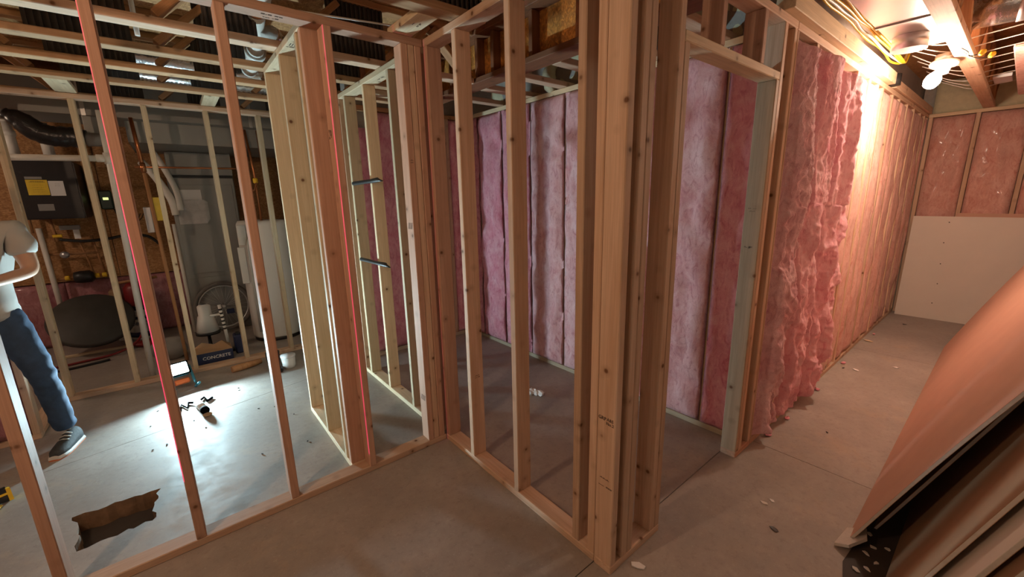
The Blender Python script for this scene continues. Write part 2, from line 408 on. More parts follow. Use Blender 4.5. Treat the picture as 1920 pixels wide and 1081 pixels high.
# ------------------------------------------------------------------ insulation batts
def batt(name, origin, u, nrm, wd, ht, m, bulge, rough, seed, label, group, nu=18, nv=80, vs=.5, edge=.03, crease=0, thick=.07, tears=0, shag=None, tuck=.014, inset=0):
    u, nrm, zz = Vector(u), Vector(nrm), Vector((0, 0, 1)); bm = bmesh.new(); G = {}
    so = Vector((seed*13.7, seed*5.1, seed*2.3))
    for j in range(nv+1):
        for i in range(nu+1):
            a, b = i/nu, j/nv
            e = min(1, min(a, 1-a)*wd/edge)*min(1, min(b, 1-b)*ht/edge)
            q = Vector((a*wd*9, b*ht*9*vs, 0))+so
            h = bulge*(math.sin(PI*a)**.6)*min(1, e)
            h += rough*noise.fractal(q, .9, 2.1, 5)
            if crease: h += crease*(.5-abs(noise.noise(Vector((a*wd*14, b*ht*6, seed))))-.5*abs(noise.noise(Vector((a*wd*30, b*ht*17, seed+3)))))
            h += .012*noise.noise(Vector((a*3, b*6, seed)))
            if shag:
                X, Z = a*wd, b*ht; lo_ = 1+(shag[3]-1)*max(0, 1-b*1.7)
                wx = X+.03*noise.noise(Vector((X*7, Z*5, seed+9))); wz = Z+.05*noise.noise(Vector((X*9, Z*6, seed+5)))
                h += shag[0]*lo_*(noise.noise(Vector((wx*10, wz*(1.6 if b > .62 else 5.0 if shag[3] > 1.5 else 3), seed)))+.25)
                h += shag[1]*lo_*(.45-1.3*abs(noise.noise(Vector((wx*16, wz*13, seed+2)))))
                h += shag[2]*(.4-1.2*abs(noise.noise(Vector((wx*45, wz*34, seed+4)))))
                h += .4*shag[2]*noise.noise(Vector((X*110, Z*80, seed)))
            h = h*(.25+.75*e)-tuck*(1-e)
            da = .010*noise.noise(Vector((b*ht*7, seed, 1)))*min(1, 4*min(a, 1-a))
            db = 0
            if tears and j == nv: db = tears*noise.noise(Vector((a*9, seed, 4)))-tears*.5
            G[i, j] = bm.verts.new(u*(a*wd+da)+zz*(b*ht+db)+nrm*h)
    for j in range(nv):
        for i in range(nu): bm.faces.new((G[i, j], G[i+1, j], G[i+1, j+1], G[i, j+1])).smooth = True
    ring = [(i, 0) for i in range(nu)]+[(nu, j) for j in range(nv)]+[(i, nv) for i in range(nu, 0, -1)]+[(0, j) for j in range(nv, 0, -1)]
    if inset:
        mid = []
        for i, j in ring:
            c = G[i, j].co.copy(); a = c.dot(u); c += u*((inset if a < wd/2 else -inset) if i in (0, nu) else 0)-nrm*.001
            if i in (1, nu-1) and j in (0, nv): c += u*(inset*.6 if i == 1 else -inset*.6)
            mid.append(bm.verts.new(c))
        for k in range(len(ring)): bm.faces.new((G[ring[(k+1) % len(ring)]], G[ring[k]], mid[k], mid[(k+1) % len(ring)]))
        for k, q in enumerate(ring): G[q] = mid[k]
    bk = []
    for i, j in ring:
        c = G[i, j].co; bk.append(bm.verts.new(c-nrm*(c.dot(nrm)+thick)))
    for k in range(len(ring)):
        a, b = ring[k], ring[(k+1) % len(ring)]
        bm.faces.new((G[b], G[a], bk[k], bk[(k+1) % len(ring)]))
    bm.faces.new(bk)
    return tag(from_bm(name, bm, M[m], None, origin), label, 'insulation', group)

# exterior wall of the small room (faces -x): studs, plates, batts
f = empty('exterior_stud_frame', (W, 0, 0), 'insulated exterior wall framing on the long side of the inner room, pale green bottom plate', 'wall framing', kind='thing')
board('bottom_plate', f, W, W+D_, -L+D_, YF+D_, 0, S, 'y', 'wood_treated')
board('top_plate', f, W, W+D_, -L+D_, YF+D_, H, TOP, 'y', 'wood_pale')
ys = [-1.045, -.60, -.17, .235, .66, 1.07, 1.47]
for y in ys: board('stud', f, W+.014, W+D_, y, y+S, S, H, 'z', 'wood')
edges = [-L+D_+.01]+ys+[YF]
ordi = ['first', 'second', 'third', 'fourth', 'fifth', 'sixth', 'seventh', 'eighth', 'ninth', 'tenth', 'eleventh']
for k in range(len(edges)-1):
    y0 = edges[k]+(S if k else 0)+.004; y1 = edges[k+1]-.004
    batt('insulation_batt', (W-.002, y1+.017, S+.004), (0, -1, 0), (-1, 0, 0), y1-y0+.034, H-S-.01, 'pink' if k in (0, 5, 6, 7) else 'pink_lit_pale', .02, .03, 20+k,
         'pink batt on the long inner room wall, %s bay from the doorway' % ordi[k], 'batts on the long inner room wall', 16, 64, .6, .035, .012, tuck=.004, inset=.022)
# far wall of the small room (faces -y)
f = empty('exterior_stud_frame', (.7, YF, 0), 'insulated exterior wall framing across the dark far end of the inner room', 'wall framing', kind='thing')
board('bottom_plate', f, D_, W, YF, YF+D_, 0, S, 'x', 'wood_treated')
board('top_plate', f, D_, W, YF, YF+D_, H, TOP, 'x', 'wood_dark')
xs = [D_, .36, .77, 1.17]
for x in xs: board('stud', f, x, x+S, YF+.004, YF+D_, S, H, 'z', 'wood')
e2 = xs+[W]
for k in range(4):
    x0 = e2[k]+S+.004; x1 = e2[k+1]-.004
    batt('insulation_batt', (x0, YF+.006, S+.004), (1, 0, 0), (0, -1, 0), x1-x0, H-S-.16 if k == 0 else H-S-.01, 'pink', .02, .028, 40+k,
         'deep pink batt on the inner room far wall, %s bay from the chase' % ordi[k], 'batts across the far end of the inner room', 14, 52, .6, .03, .01)
# corridor exterior wall (faces -y)
f = empty('exterior_stud_frame', (3.5, -L, 0), 'insulated exterior wall framing along the lit corridor behind shaggy pink batts', 'wall framing', kind='thing')
board('bottom_plate', f, 1.424, XE, -L, -L+D_, 0, S, 'x', 'wood')
board('top_plate', f, 1.424, XE, -L, -L+D_, H, TOP, 'x', 'wood')
xs = [1.43, 1.745, 2.15, 2.66, 3.0, 3.27, 3.46, 3.87, 4.18, 4.585, 4.99, 5.395, 5.70, 5.905]
for i, x in enumerate(xs): board('stud', f, x, x+(S if i else .02), -L+.002, -L+D_, S, H, 'z', 'wood')
spec = [('pink_dust', .05, 'dusty wrinkled', (.040, .026, .010, 1.3)), ('pink_lit', .05, 'brightly lit loose', (.044, .014, .008, 1.9)), ('pink_lit', .055, 'bulging torn', (.050, .018, .008, 1.8))]
for k in range(len(xs)-1):
    x0 = xs[k]+(S if k else .02)+.003; x1 = xs[k+1]-.003
    if k < 3:
        m, b_, adj, pr_ = spec[k]
        batt('insulation_batt', (x0, -L+.004, S+.006), (1, 0, 0), (0, -1, 0), x1-x0+(0, 0, -.004)[k], H-S-(.03, .015, .05)[k], m, b_, 0, 60+k,
             '%s pink batt on the lit corridor wall, %s bay from the doorway' % (adj, ordi[k]), 'batts on the corridor wall', 44, 300, .62, .04, 0, .06, .03, pr_)
    else:
        batt('insulation_batt', (x0, -L+.012, S+.004), (1, 0, 0), (0, -1, 0), x1-x0, H-S-.01, 'pink_tan', .010, .022, 60+k,
             'faded flat pink batt on the corridor wall, %s bay from the doorway' % (ordi[k] if k < 11 else ('twelfth', 'thirteenth')[k-11]), 'batts on the corridor wall', 14, 72, .18, .02, .008)
# end wall of the corridor (faces -x)
f = empty('exterior_stud_frame', (XE, -2.5, 0), 'insulated exterior wall framing closing the corridor behind the leaning pale sheet', 'wall framing', kind='thing')
board('bottom_plate', f, XE, XE+D_, -3.9, -L, 0, S, 'y', 'wood')
board('top_plate', f, XE, XE+D_, -3.9, -L, H, TOP, 'y', 'wood_pale')
ys = [-1.364, -1.745, -2.15, -2.56, -2.96]
for y in ys: board('stud', f, XE+.002, XE+D_, y-S/2, y+S/2, S, H, 'z', 'wood')
for k in range(4):
    y1 = ys[k]-S/2-.004; y0 = ys[k+1]+S/2+.004
    batt('insulation_batt', (XE+.006, y1, S+.004), (0, -1, 0), (-1, 0, 0), y1-y0, H-S-.01, 'pink_tan', .022, .025, 80+k,
         'salmon pink batt on the corridor end wall, %s bay from the corner' % ordi[k], 'batts on the corridor end wall', 16, 52, .5, .03, .01)

# ------------------------------------------------------------------ near stud wall A (front face y = 0)
f = empty('stud_frame', (-1, 0, 0), 'near stud wall with wide open bays between the viewer and the utility side', 'wall framing', kind='thing')
XL = -1.79
board('bottom_plate', f, -2.25, -.001, .0, D_, 0, S, 'x', 'wood')
board('top_plate', f, -2.25, -.001, 0, D_, H, TOP, 'x', 'wood_red')
for x1, dy, m in ((-1.752, .005, 'wood_red'), (-1.306, -.001, 'wood_red'), (-.900, .001, 'wood_red'), (-.483, -.008, 'wood_red'), (-.0915, 0, 'wood_red'), (-.0525, .002, 'wood'), (-.0015, 0, 'wood_red')):
    if x1 == -.0015: board('stud', f, -.0505, -.0125, dy, D_+dy, S, H, 'z', m)
    else: board('stud', f, x1-S, x1, dy, D_+dy, S, H, 'z', m)
for z, s_ in ((1.93, 'S-DRY'), ):
    text('grade_stamp', '-=-\n==', f, (-.1297+.018, -.0012, 1.78), (1, 0, 0), (0, 0, 1), .014)
    text('grade_stamp', '=-= ==\n--- -=', f, (-.72, .045, H-.0008), (1, 0, 0), (0, -1, 0), .03)
text('grade_stamp', '////', f, (-.1305, .04, 1.42), (0, -1, 0), (0, 0, 1), .05)
text('grade_stamp', '////', f, (-.1305, .04, .33), (0, -1, 0), (0, 0, 1), .05)
text('grade_stamp', '=--=\n-==', f, (-.5225, .045, 1.9), (0, 0, 1), (0, 1, 0), .026)
# ------------------------------------------------------------------ stud wall B (front face x = 0) with the post pack at its end
f = empty('stud_frame', (0, -.7, 0), 'stud wall running from the inner corner to the post pack at the doorway', 'wall framing', kind='thing')
board('bottom_plate', f, 0, D_, -L+D_+.001, 0, 0, S, 'y', 'wood')
board('top_plate', f, 0, D_, -L+D_+.001, 0, H, TOP, 'y', 'wood')
for y, m in ((-.040, 'wood_red'), (-.3302, 'wood'), (-.7457, 'wood'), (-1.1629, 'wood'), (-L+D_+.002, 'wood')):
    if y == -.040: board('stud', f, .001, D_, y, y+S, S, H, 'z', m)
    else: board('stud', f, 0, D_, y, y+S, S, H, 'z', m)
text('grade_stamp', '-=--=-\n----  ==', f, (.045, -.3309, .55), (1, 0, 0), (0, 0, 1), .012)
# ------------------------------------------------------------------ door wall D (front face y = -L)
f = empty('door_frame', (.8, -L, 0), 'rough door opening framed with doubled posts, a flat header and short studs above', 'door framing', kind='thing')
board('bottom_plate', f, 0, .372, -L, -L+D_, 0, S, 'x', 'wood')
board('bottom_plate', f, XJ, 1.42, -L, -L+D_, 0, S, 'x', 'wood_red')
board('top_plate', f, 0, 1.42, -L, -L+D_, H, TOP, 'x', 'wood')
for x, m, z1 in ((0, 'wood', H), (.0755, 'wood', H), (.1145, 'wood', H), (.2923, 'wood', H), (.3315, 'wood', 2.115), (XJ, 'wood_browned', 2.115), (XJ+.039, 'wood', H), (1.3804, 'wood', H)):
    board('stud', f, x, x+S, -L, -L+D_, S, z1, 'z', m)
board('header', f, .3315, XJ+S, -L, -L+D_, 2.115, 2.115+S, 'x', 'wood_pale')
board('header', f, .3315, XJ+S, -L+.02, -L+D_, 2.115+S, 2.115+S+.001, 'x', 'wood')
for x in (.60, 1.0): board('cripple_stud', f, x, x+S, -L, -L+D_, 2.115+S, H, 'z', 'wood_red')
board('filler_strip', f, XJ+.079, 1.3795, -L+.05, -L+D_, S, H, 'z', 'wood_browned')
for i, (b, sz, yy, zz) in enumerate((('GRP', .021, -L+.064, .712), ('A&S\nNo.2', .018, -L+.026, .705), ('-=-=--=-', .014, -L+.045, .445), ('-----  ===', .017, -L+.040, .41))):
    text('grade_stamp', b, f, (-.0008, yy, zz), (0, -1, 0), (0, 0, 1), sz)
text('grade_stamp', '==  ----\n-=--=', f, (XJ-.0008, -L+.05, 1.48), (0, -1, 0), (0, 0, 1), .014)
text('grade_stamp', '=- #=', f, (XJ-.0008, -L+.05, 1.28), (0, -1, 0), (0, 0, 1), .018)
# ------------------------------------------------------------------ short partitions of the plumbing chase
f = empty('stud_frame', (-.55, .5, 0), 'short partition jutting back from the near stud wall, brightly edged by the work lamp', 'wall framing', kind='thing')
board('bottom_plate', f, -.597, -.508, .0895, 1.03, 0, S, 'y', 'wood_pale')
board('top_plate', f, -.597, -.508, .0895, 1.03, H, TOP, 'y', 'wood_pale')
for y, m in ((.0900, 'wood_red'), (.172, 'wood_pale'), (.555, 'wood_pale'), (.985, 'wood_pale')): board('stud', f, -.597, -.508, y, y+S, S, H, 'z', m)
text('grade_stamp', '||||||\n-==-', f, (-.55, .38, H-.0008), (1, 0, 0), (0, -1, 0), .045)
f = empty('stud_frame', (.05, .8, 0), 'partition continuing back from the inner corner, with two black ties across its studs', 'wall framing', kind='thing')
board('bottom_plate', f, 0, D_, .0895, 1.5, 0, S, 'y', 'wood_pale')
board('top_plate', f, 0, D_, .0895, 1.5, H, TOP, 'y', 'wood_pale')
for y, m in ((.0895, 'wood_red'), (.470, 'wood_pale'), (.905, 'wood_pale'), (1.32, 'wood_pale'), (1.461, 'wood')): board('stud', f, 0, D_, y, y+S, S, H, 'z', m)
text('grade_stamp', '-=-- ==', f, (.045, .7, H-.0008), (0, -1, 0), (1, 0, 0), .03)
for z, lb in ((1.705, 'upper black rubber tie bridging two studs of the partition'), (1.09, 'lower black rubber tie bridging two studs of the partition')):
    bm = bmesh.new(); bm_tube(bm, [(0, .31, 0), (0, .30, 0), (0, -.06, .004), (0, -.2, .008), (0, -.23, .004), (0, -.29, -.002)], [.012, .016, .015, .018, .010, .004], 8)
    tag(from_bm('rubber_tie', bm, M['black'], None, (-.0185, .95, z)), lb, 'tie', 'black ties on the partition')
# ------------------------------------------------------------------ utility room framing
f = empty('stud_frame', (-1.3, YU, 0), 'pale stud wall in front of the furnace, pipes and water heater', 'wall framing', kind='thing')
board('bottom_plate', f, -2.12, .0, YU, YU+D_, 0, S, 'x', 'wood')
board('top_plate', f, -3.2, .2, YU, YU+D_, H-.002, TOP-.002, 'x', 'wood')
for x in (-2.093, -1.676, -1.257, -.839, -.431): board('stud', f, x, x+S, YU, YU+D_, S, H-.002, 'z', 'wood_pale')
f = empty('stud_frame', (-2.6, 1.88, 0), 'insulated stud wall corner wrapped in plastic behind the standing person', 'wall framing', kind='thing')
board('bottom_plate', f, -3.2, -2.135, 1.88, 1.88+D_, 0, S, 'x', 'wood')
board('top_plate', f, -3.2, -2.135, 1.88, 1.88+D_, H, TOP, 'x', 'wood')
board('bottom_plate', f, -2.135-D_, -2.135, 1.88+D_, YU-.001, 0, S, 'y', 'wood')
for x in (-2.135-S, -2.56, -2.97): board('stud', f, x, x+S, 1.88, 1.88+D_, S, H, 'z', 'wood')
for k, x in enumerate((-2.56, -2.97)):
    batt('insulation_batt', (x+S+.003, 1.886, S+.004), (1, 0, 0), (0, -1, 0), (-2.135-S-.003 if k == 0 else -2.563)-x-S-.003, H-S-.01, 'pink_wrap', .02, .02, 90+k,
         ('plastic covered pink batt directly behind the person', 'plastic covered pink batt at the outer end behind the person')[k], 'plastic covered batts', 12, 44, .5, .03, .01)
# utility back wall: strand board above, plastic covered insulation below
f = empty('backing_panel', (-1.6, 4.55, .75), 'strand board backing that carries the pipes on the utility back wall', 'panel')
for x0, x1 in ((-4.3, -3.0), (-2.995, -1.78), (-1.775, -.56), (-.555, .18)): board('sheet', f, x0, x1, 4.55, 4.565, .74, CEIL-.03, 'z', 'osb', .001)
for k in range(7):
    batt('insulation_batt', (-4.05+.6*k, 4.56, .004), (1, 0, 0), (0, -1, 0), .596, .725, 'pink_wrap', .02, .02, 100+k,
         'plastic covered batt low on the utility back wall, %s from the outer corner' % ordi[k], 'low plastic covered batts', 14, 20, .8, .03, .01, .05)

# ------------------------------------------------------------------ floor trusses overhead (flat chords along x)
rib_me = None
def truss(y, x0, x1, label, group, panels, step=.61, zb=TOP+.002, dark='wood_dark', ph=0.0, low='wood_mid'):
    t = empty('floor_truss', (x0, y, zb), label, 'truss', group)
    board('bottom_chord', t, x0, x1, y, y+D_, zb, zb+S, 'x', low)
    board('top_chord', t, x0, x1, y, y+D_, CEIL-S-.001, CEIL-.001, 'x', dark)
    x = x0+ph; up = True; yc = y+D_/2
    while x+step/2 < x1:
        a = (x, yc, zb+S) if up else (x, yc, CEIL-S-.001); b = (x+step/2, yc, CEIL-S-.001) if up else (x+step/2, yc, zb+S)
        mid = x+step/4
        if not any(p0-.05 < mid < p1+.05 for p0, p1 in panels):
            d = (Vector(b)-Vector(a)).normalized()
            beam('web', t, Vector(a)+d*.022, Vector(b)-d*.022, S, D_*.98, dark, (0, 1, 0))
        up = not up; x += step/2
    for p0, p1 in panels:
        bm = bmesh.new(); n = max(4, int((p1-p0)/.026)); z0, z1 = S+.001, CEIL-S-.002-zb
        bm_box(bm, p0-x0, p1-x0, .02, .034, z0, z1)
        for q in range(n):
            xx = p0-x0+(q+.5)*(p1-p0)/n; bm_box(bm, xx-.005, xx+.005, .008, .0201, z0, z1)
        from_bm('web_panel', bm, M['charcoal'], t, (x0, y, zb))
    return t
PN = [(-1.62, -1.22), (-.92, -.68), (-.30, .05)]
tl = ['floor truss just behind the near stud wall top plate, with charcoal ribbed web panels', 'second floor truss back from the near stud wall, above the work lamp bay',
      'third floor truss back from the near stud wall, beside the silver flexible duct', 'floor truss just in front of the utility stud wall top plate']
for (y, lb) in zip((.581, 1.053, 1.515, 2.003), tl): truss(y, -4.3, .74, lb, 'floor trusses over the utility side', PN, ph=.12, low='wood' if y < .6 else 'wood_mid')
truss(2.70, -4.3, .1, 'dark floor truss behind the utility stud wall above the furnace', 'floor trusses over the utility side', PN, ph=.12)
truss(-.372, -4.3, .16, 'floor truss in front of the near stud wall, seen at the inner corner', 'floor trusses over the viewer', [(-.12, .15)], ph=.3)
truss(-.86, -4.3, .16, 'floor truss directly over the open floor before the stud walls', 'floor trusses over the viewer', [(-.12, .15)], ph=.3)
truss(-1.855, -.6, XE+.08, 'floor truss over the corridor that carries the bare bulb', 'floor trusses over the corridor', [], ph=.2, low='wood')
truss(-2.60, -1.5, XE+.08, 'floor truss over the stacked drywall, outside the lamp light', 'floor trusses over the corridor', [], ph=.2)
t = empty('edge_joist', (3.6, -1.34, TOP), 'two piece edge joist sitting on the corridor wall top plate, warm lit', 'joist')
board('plank', t, 1.22, 3.62, -1.385, -1.30, TOP+.002, 2.508, 'x', 'wood_pale')
board('plank', t, 3.80, XE, -1.365, -1.30, TOP+.002, 2.495, 'x', 'wood')
# blocks that tie plates to trusses
for nm, a in (('pale wood block on the utility wall plate above the black flexible duct', (-1.73, -1.61, 2.095, YU+.06)), ('pale wood block on the utility wall plate beside the flexible silver duct', (-.845, -.74, 2.095, YU+.06)),
              ('stamped wood block spanning from the inner corner to the truss', (-.17, -.06, -.28, .06))):
    b = empty('nailing_block', (a[0], a[2], TOP), nm, 'block')
    board('block', b, a[0], a[1], a[2], a[3], TOP+.001-(0 if a[2] > 0 else 0), TOP+.037, 'y', 'wood_pale')
    if a[2] < 0: text('grade_stamp', '=-=-\n---', b, ((a[0]+a[1])/2, -.16, TOP+.0004), (0, -1, 0), (1, 0, 0), .028)
# floor girder with strand board web over the inner room
t = empty('strand_board_girder', (.78, 0, TOP), 'orange strand board girder with dark stiffeners over the inner room', 'girder')
board('bottom_flange', t, .745, .90, -1.24, 1.30, TOP+.002, TOP+.04, 'y', 'wood_girder')
board('top_flange', t, .745, .90, -1.24, 1.30, CEIL-.04, CEIL-.002, 'y', 'wood_girder')
board('web_sheet', t, .86, .872, -1.24, 1.30, TOP+.041, CEIL-.041, 'y', 'osb_orange', 0)
for y in (-1.05, -.62, -.43, -.02, .40, .60, .98): board('stiffener', t, .79, .8595, y, y+S, TOP+.041, CEIL-.041, 'z', 'wood_girder')
t = empty('strand_board_girder', (.5, 1.33, TOP), 'strand board girder turning across the dark end of the inner room', 'girder')
board('bottom_flange', t, .10, .90, 1.305, 1.40, TOP+.002, TOP+.04, 'x', 'wood_pale')
board('web_sheet', t, .10, .90, 1.36, 1.372, TOP+.041, CEIL-.005, 'x', 'osb_orange', 0)
for x in (.15, .45, .80): board('stiffener', t, x, x+S, 1.31, 1.359, TOP+.041, CEIL-.005, 'z', 'wood_girder')
for k, y in enumerate((-1.02, -.6, -.17, .24, .65, 1.06)):
    t = empty('short_joist', (1.2, y, TOP), 'short joist from the girder to the insulated wall, %s counted from the doorway' % ordi[k], 'joist', 'short joists over the inner room')
    board('chord', t, .905, 1.52, y, y+D_, TOP+.002, TOP+.04, 'x', 'wood')
def foam(name, x0, x1, y0, y1, z0, z1, face, label, seed, nu=26, nv=10, amp=.04):
    """lumpy sprayed foam slab whose rough side faces 'face' (-x or -y)"""
    bm = bmesh.new(); G = {}
    for j in range(nv+1):
        for i in range(nu+1):
            a, b = i/nu, j/nv
            h = amp*(.3+noise.fractal(Vector((a*nu*.45, b*nv*.45, seed)), .8, 2, 3))*(1 if 0 < i < nu and 0 < j < nv else .2)
            h = max(h, -.01)
            G[i, j] = bm.verts.new((x0-h, y0+(y1-y0)*a, z0+(z1-z0)*b) if face == 'x' else (x0+(x1-x0)*a, y0-h, z0+(z1-z0)*b))
    for j in range(nv):
        for i in range(nu): bm.faces.new((G[i, j], G[i+1, j], G[i+1, j+1], G[i, j+1])).smooth = True
    ring = [(i, 0) for i in range(nu)]+[(nu, j) for j in range(nv)]+[(i, nv) for i in range(nu, 0, -1)]+[(0, j) for j in range(nv, 0, -1)]
    bk = []
    for q in ring:
        c = G[q].co.copy()
        if face == 'x': c.x = x1
        else: c.y = y1
        bk.append(bm.verts.new(c))
    for k in range(len(ring)): bm.faces.new((G[ring[k]], G[ring[(k+1) % len(ring)]], bk[(k+1) % len(ring)], bk[k]))
    bm.faces.new(bk)
    return tag(from_bm(name, bm, M['foam'], None), label, 'foam')
foam('spray_foam', 1.53, 1.6, -1.25, 1.75, TOP+.003, CEIL-.005, 'x', 'lumpy cream spray foam along the rim above the inner room wall', 3, 60, 8)
foam('spray_foam', XE+.09, XE+.13, -3.8, -1.36, TOP+.003, CEIL-.005, 'x', 'lumpy yellow spray foam above the corridor end wall', 5, 50, 8, .03)
for k, (y, z) in enumerate(((-.42, 2.62), (.0, 2.58), (.43, 2.55), (-.80, 2.6))):
    bm = bmesh.new(); bm_tube(bm, spline([(0, 0, .1), (-.04, .02, .05), (-.07, .01, -.03), (-.05, .0, -.1), (-.02, -.01, -.13)], 4), [.02+.035*math.sin(PI*q/16)+.01*R.random() for q in range(17)], 10)
    tag(from_bm('foam_drip', bm, M['foam'], None, (1.46, y, z)), 'cream foam drip sagging between short joists, %s from the doorway' % ordi[(3, 1, 2, 0).index(k)] if False else
        'cream foam drip sagging between the short joists, %s' % ('second bay from the doorway', 'third bay from the doorway', 'fourth bay from the doorway', 'first bay from the doorway')[k], 'foam', 'foam drips')

# ------------------------------------------------------------------ services overhead, utility side
t = empty('drain_pipe', (-.66, .4, 2.55), 'white plastic drain pipe with elbows running through the trusses', 'pipe')
tube('pipe', spline([(-.70, .14, 2.62), (-.69, .42, 2.60), (-.66, .75, 2.57), (-.60, 1.18, 2.55), (-.58, 1.62, 2.54)]), .05, 'pvc', t, 16)
tube('branch', spline([(-.62, .98, 2.56), (-.75, .85, 2.60), (-.80, .70, 2.66), (-.80, .62, 2.72)]), .045, 'pvc', t, 16)
for y, z, x in ((.42, 2.60, -.69), (1.18, 2.55, -.60), (.85, 2.563, -.645)): lathe('collar', [(.053, -.03), (.062, -.03), (.062, .03), (.053, .03)], 'pvc', t, (x, y, z), aim((.1, 1, -.05)), 20)
for y, z, x in ((.55, 2.59, -.68), (1.35, 2.54, -.59)): lathe('metal_clamp', [(.052, -.012), (.057, -.012), (.057, .012), (.052, .012)], 'copper', t, (x, y, z), aim((.1, 1, -.05)), 20)
pts = spline([(-1.42, 1.90, 2.62), (-1.2, 1.86, 2.60), (-.95, 1.80, 2.57), (-.70, 1.79, 2.55), (-.50, 1.74, 2.55), (-.2, 1.72, 2.56)], 26)
bm = bmesh.new(); bm_tube(bm, [p-Vector((-.9, 1.8, 2.55)) for p in pts], [.072+(.008 if k % 2 else 0) for k in range(len(pts))], 16)
tag(from_bm('flexible_duct', bm, M['foil'], None, (-.9, 1.8, 2.55)), 'ribbed silver flexible duct lying across the floor trusses', 'duct')
pts = spline([(-1.5, 2.28, 2.62), (-1.2, 2.26, 2.58), (-.8, 2.25, 2.57), (-.3, 2.24, 2.58)], 30)
bm = bmesh.new(); bm_tube(bm, [p-Vector((-.9, 2.25, 2.55)) for p in pts], [.06+(.008 if k % 2 else 0) for k in range(len(pts))], 14)
tag(from_bm('flexible_duct', bm, M['foil'], None, (-.9, 2.25, 2.55)), 'second ribbed silver duct in shadow near the utility wall plate', 'duct')
bm = bmesh.new(); bm_tube(bm, spline([(-.60, .70, 2.52), (-.52, .80, 2.49), (-.46, .92, 2.48), (-.42, 1.06, 2.47)], 5), [.05+.012*R.random() for _ in range(16)], 12)
tag(from_bm('foil_sleeve', bm, M['foil'], None), 'crumpled foil sleeve beside the white drain pipe', 'duct')
tag(tube('cable', [(-1.15, .15, 2.55), (-.95, .25, 2.52), (-.85, .32, 2.51), (-.72, .34, 2.53), (-.5, .36, 2.55), (.1, .36, 2.6)], .005, 'pvc', None, 6, True), 'thin white cable strung under the floor above the near wall', 'cable')
tag(tube('cable_drop', [(-.93, .30, 2.75), (-.92, .33, 2.60), (-.90, .40, 2.52), (-.87, .46, 2.55), (-.86, .50, 2.72)], .013, 'pvc', None, 8, True), 'pair of white cables hanging in a loop above the near wall', 'cable')
for x, y, lb in ((-1.19, .80, 'thin white plastic riser between the floor trusses'),):
    tag(tube('riser_pipe', [(x, y, 2.42), (x, y, CEIL-.002)], .011, 'pvc', None, 10), lb, 'pipe')

# ------------------------------------------------------------------ utility room equipment
t = empty('main_duct', (-1.5, 3.3, 2.2), 'large grey sheet metal trunk duct under the utility room ceiling', 'duct')
bm = bmesh.new(); bm_box(bm, -4.2+1.5, .15+1.5, -.25, .35, .14, .42); from_bm('trunk', bm, M['metal_dull'], t, (-1.5, 3.3, 2.2))
bm = bmesh.new(); bm_box(bm, -1.40+1.5, .05+1.5, -.10, 1.0, -.05, .139); from_bm('plenum', bm, M['metal_dull'], t, (-1.5, 3.3, 2.2))
for x in (-2.9, -1.66, -.42): board('seam', t, x, x+.03, 3.043, 3.0495, 2.335, 2.62, 'z', 'metal', .001)
board('damper_plate', t, -1.66, -1.56, 3.02, 3.042, 2.12, 2.33, 'z', 'metal_dull', .002)
t = empty('furnace', (-.87, 4.2, 0), 'grey steel furnace cabinet with a paper notice and plastic sleeve on its front', 'furnace')
bm = bmesh.new(); bm_box(bm, -.30, .33, -.25, .33, 0, 1.865); bmesh.ops.bevel(bm, geom=bm.edges[:], offset=.008, segments=1, affect='EDGES'); from_bm('cabinet', bm, M['metal_dull'], t, (-.87, 4.2, 0))
bm = bmesh.new(); bm_box(bm, -.28, .33, -.24, .33, 1.895, 2.145); from_bm('coil_box', bm, M['metal_dull'], t, (-.87, 4.2, 0))
board('seam', t, -1.165, -.545, 3.955, 4.1, 1.866, 1.894, 'x', 'black', 0)
board('door_panel', t, -1.14, -.57, 3.942, 3.9495, .75, 1.785, 'x', 'metal_dull', .004)
board('lower_panel', t, -1.14, -.57, 3.940, 3.9495, .10, .70, 'x', 'metal_dull', .004)
board('notice', t, -1.09, -.885, 3.938, 3.9415, 1.61, 1.73, 'x', 'paper', 0)
bm = bmesh.new()
for k in range(5): bm_box(bm, -1.13+.01*k, -.87+.008*k, 3.922+.003*k, 3.923+.003*k+.001, 1.34+.012*k, 1.615-.006*k)
from_bm('plastic_sleeve', bm, M['poly'], t)
tube('flue', spline([(-1.36, 3.98, 2.03), (-1.27, 3.94, 1.88), (-1.17, 3.91, 1.63), (-1.15, 3.90, 1.45)]), .038, 'pvc', t, 12)
tube('flue', spline([(-1.25, 3.92, 2.145), (-1.19, 3.90, 2.0), (-1.11, 3.88, 1.73), (-1.10, 3.88, 1.5)]), .030, 'pvc', t, 12)
tube('condensate_line', [(-1.19, 3.90, 1.35), (-1.19, 3.90, .06)], .018, 'pvc', t, 10)
board('tag', t, -1.152, -1.12, 3.90, 3.9395, 1.48, 1.6, 'z', 'red', .001)
t = empty('water_heater', (-.40, 3.28, 0), 'white cylindrical water heater with a yellow energy label', 'water heater')
lathe('tank', [(.0, .04), (.255, .04), (.262, .06), (.262, 1.33), (.255, 1.35), (.24, 1.372), (.0, 1.375)], 'white', t, (-.40, 3.28, 0), None, 36)
lathe('base_ring', [(.23, 0), (.25, 0), (.25, .045), (.23, .045)], 'black', t, (-.40, 3.28, 0), None, 30)
board('junction_cover', t, -.68, -.60, 3.08, 3.11, 1.12, 1.34, 'z', 'white', .006)
board('access_cover', t, -.70, -.63, 3.09, 3.115, .70, 1.1, 'z', 'white', .006)
board('energy_label', t, -.605, -.555, 3.06, 3.068, .95, 1.18, 'z', 'label_yellow', 0)
lathe('relief_valve', [(.02, 0), (.035, .0), (.035, .03), (.02, .04), (.012, .07)], 'metal', t, (-.52, 3.12, 1.44), None, 12)
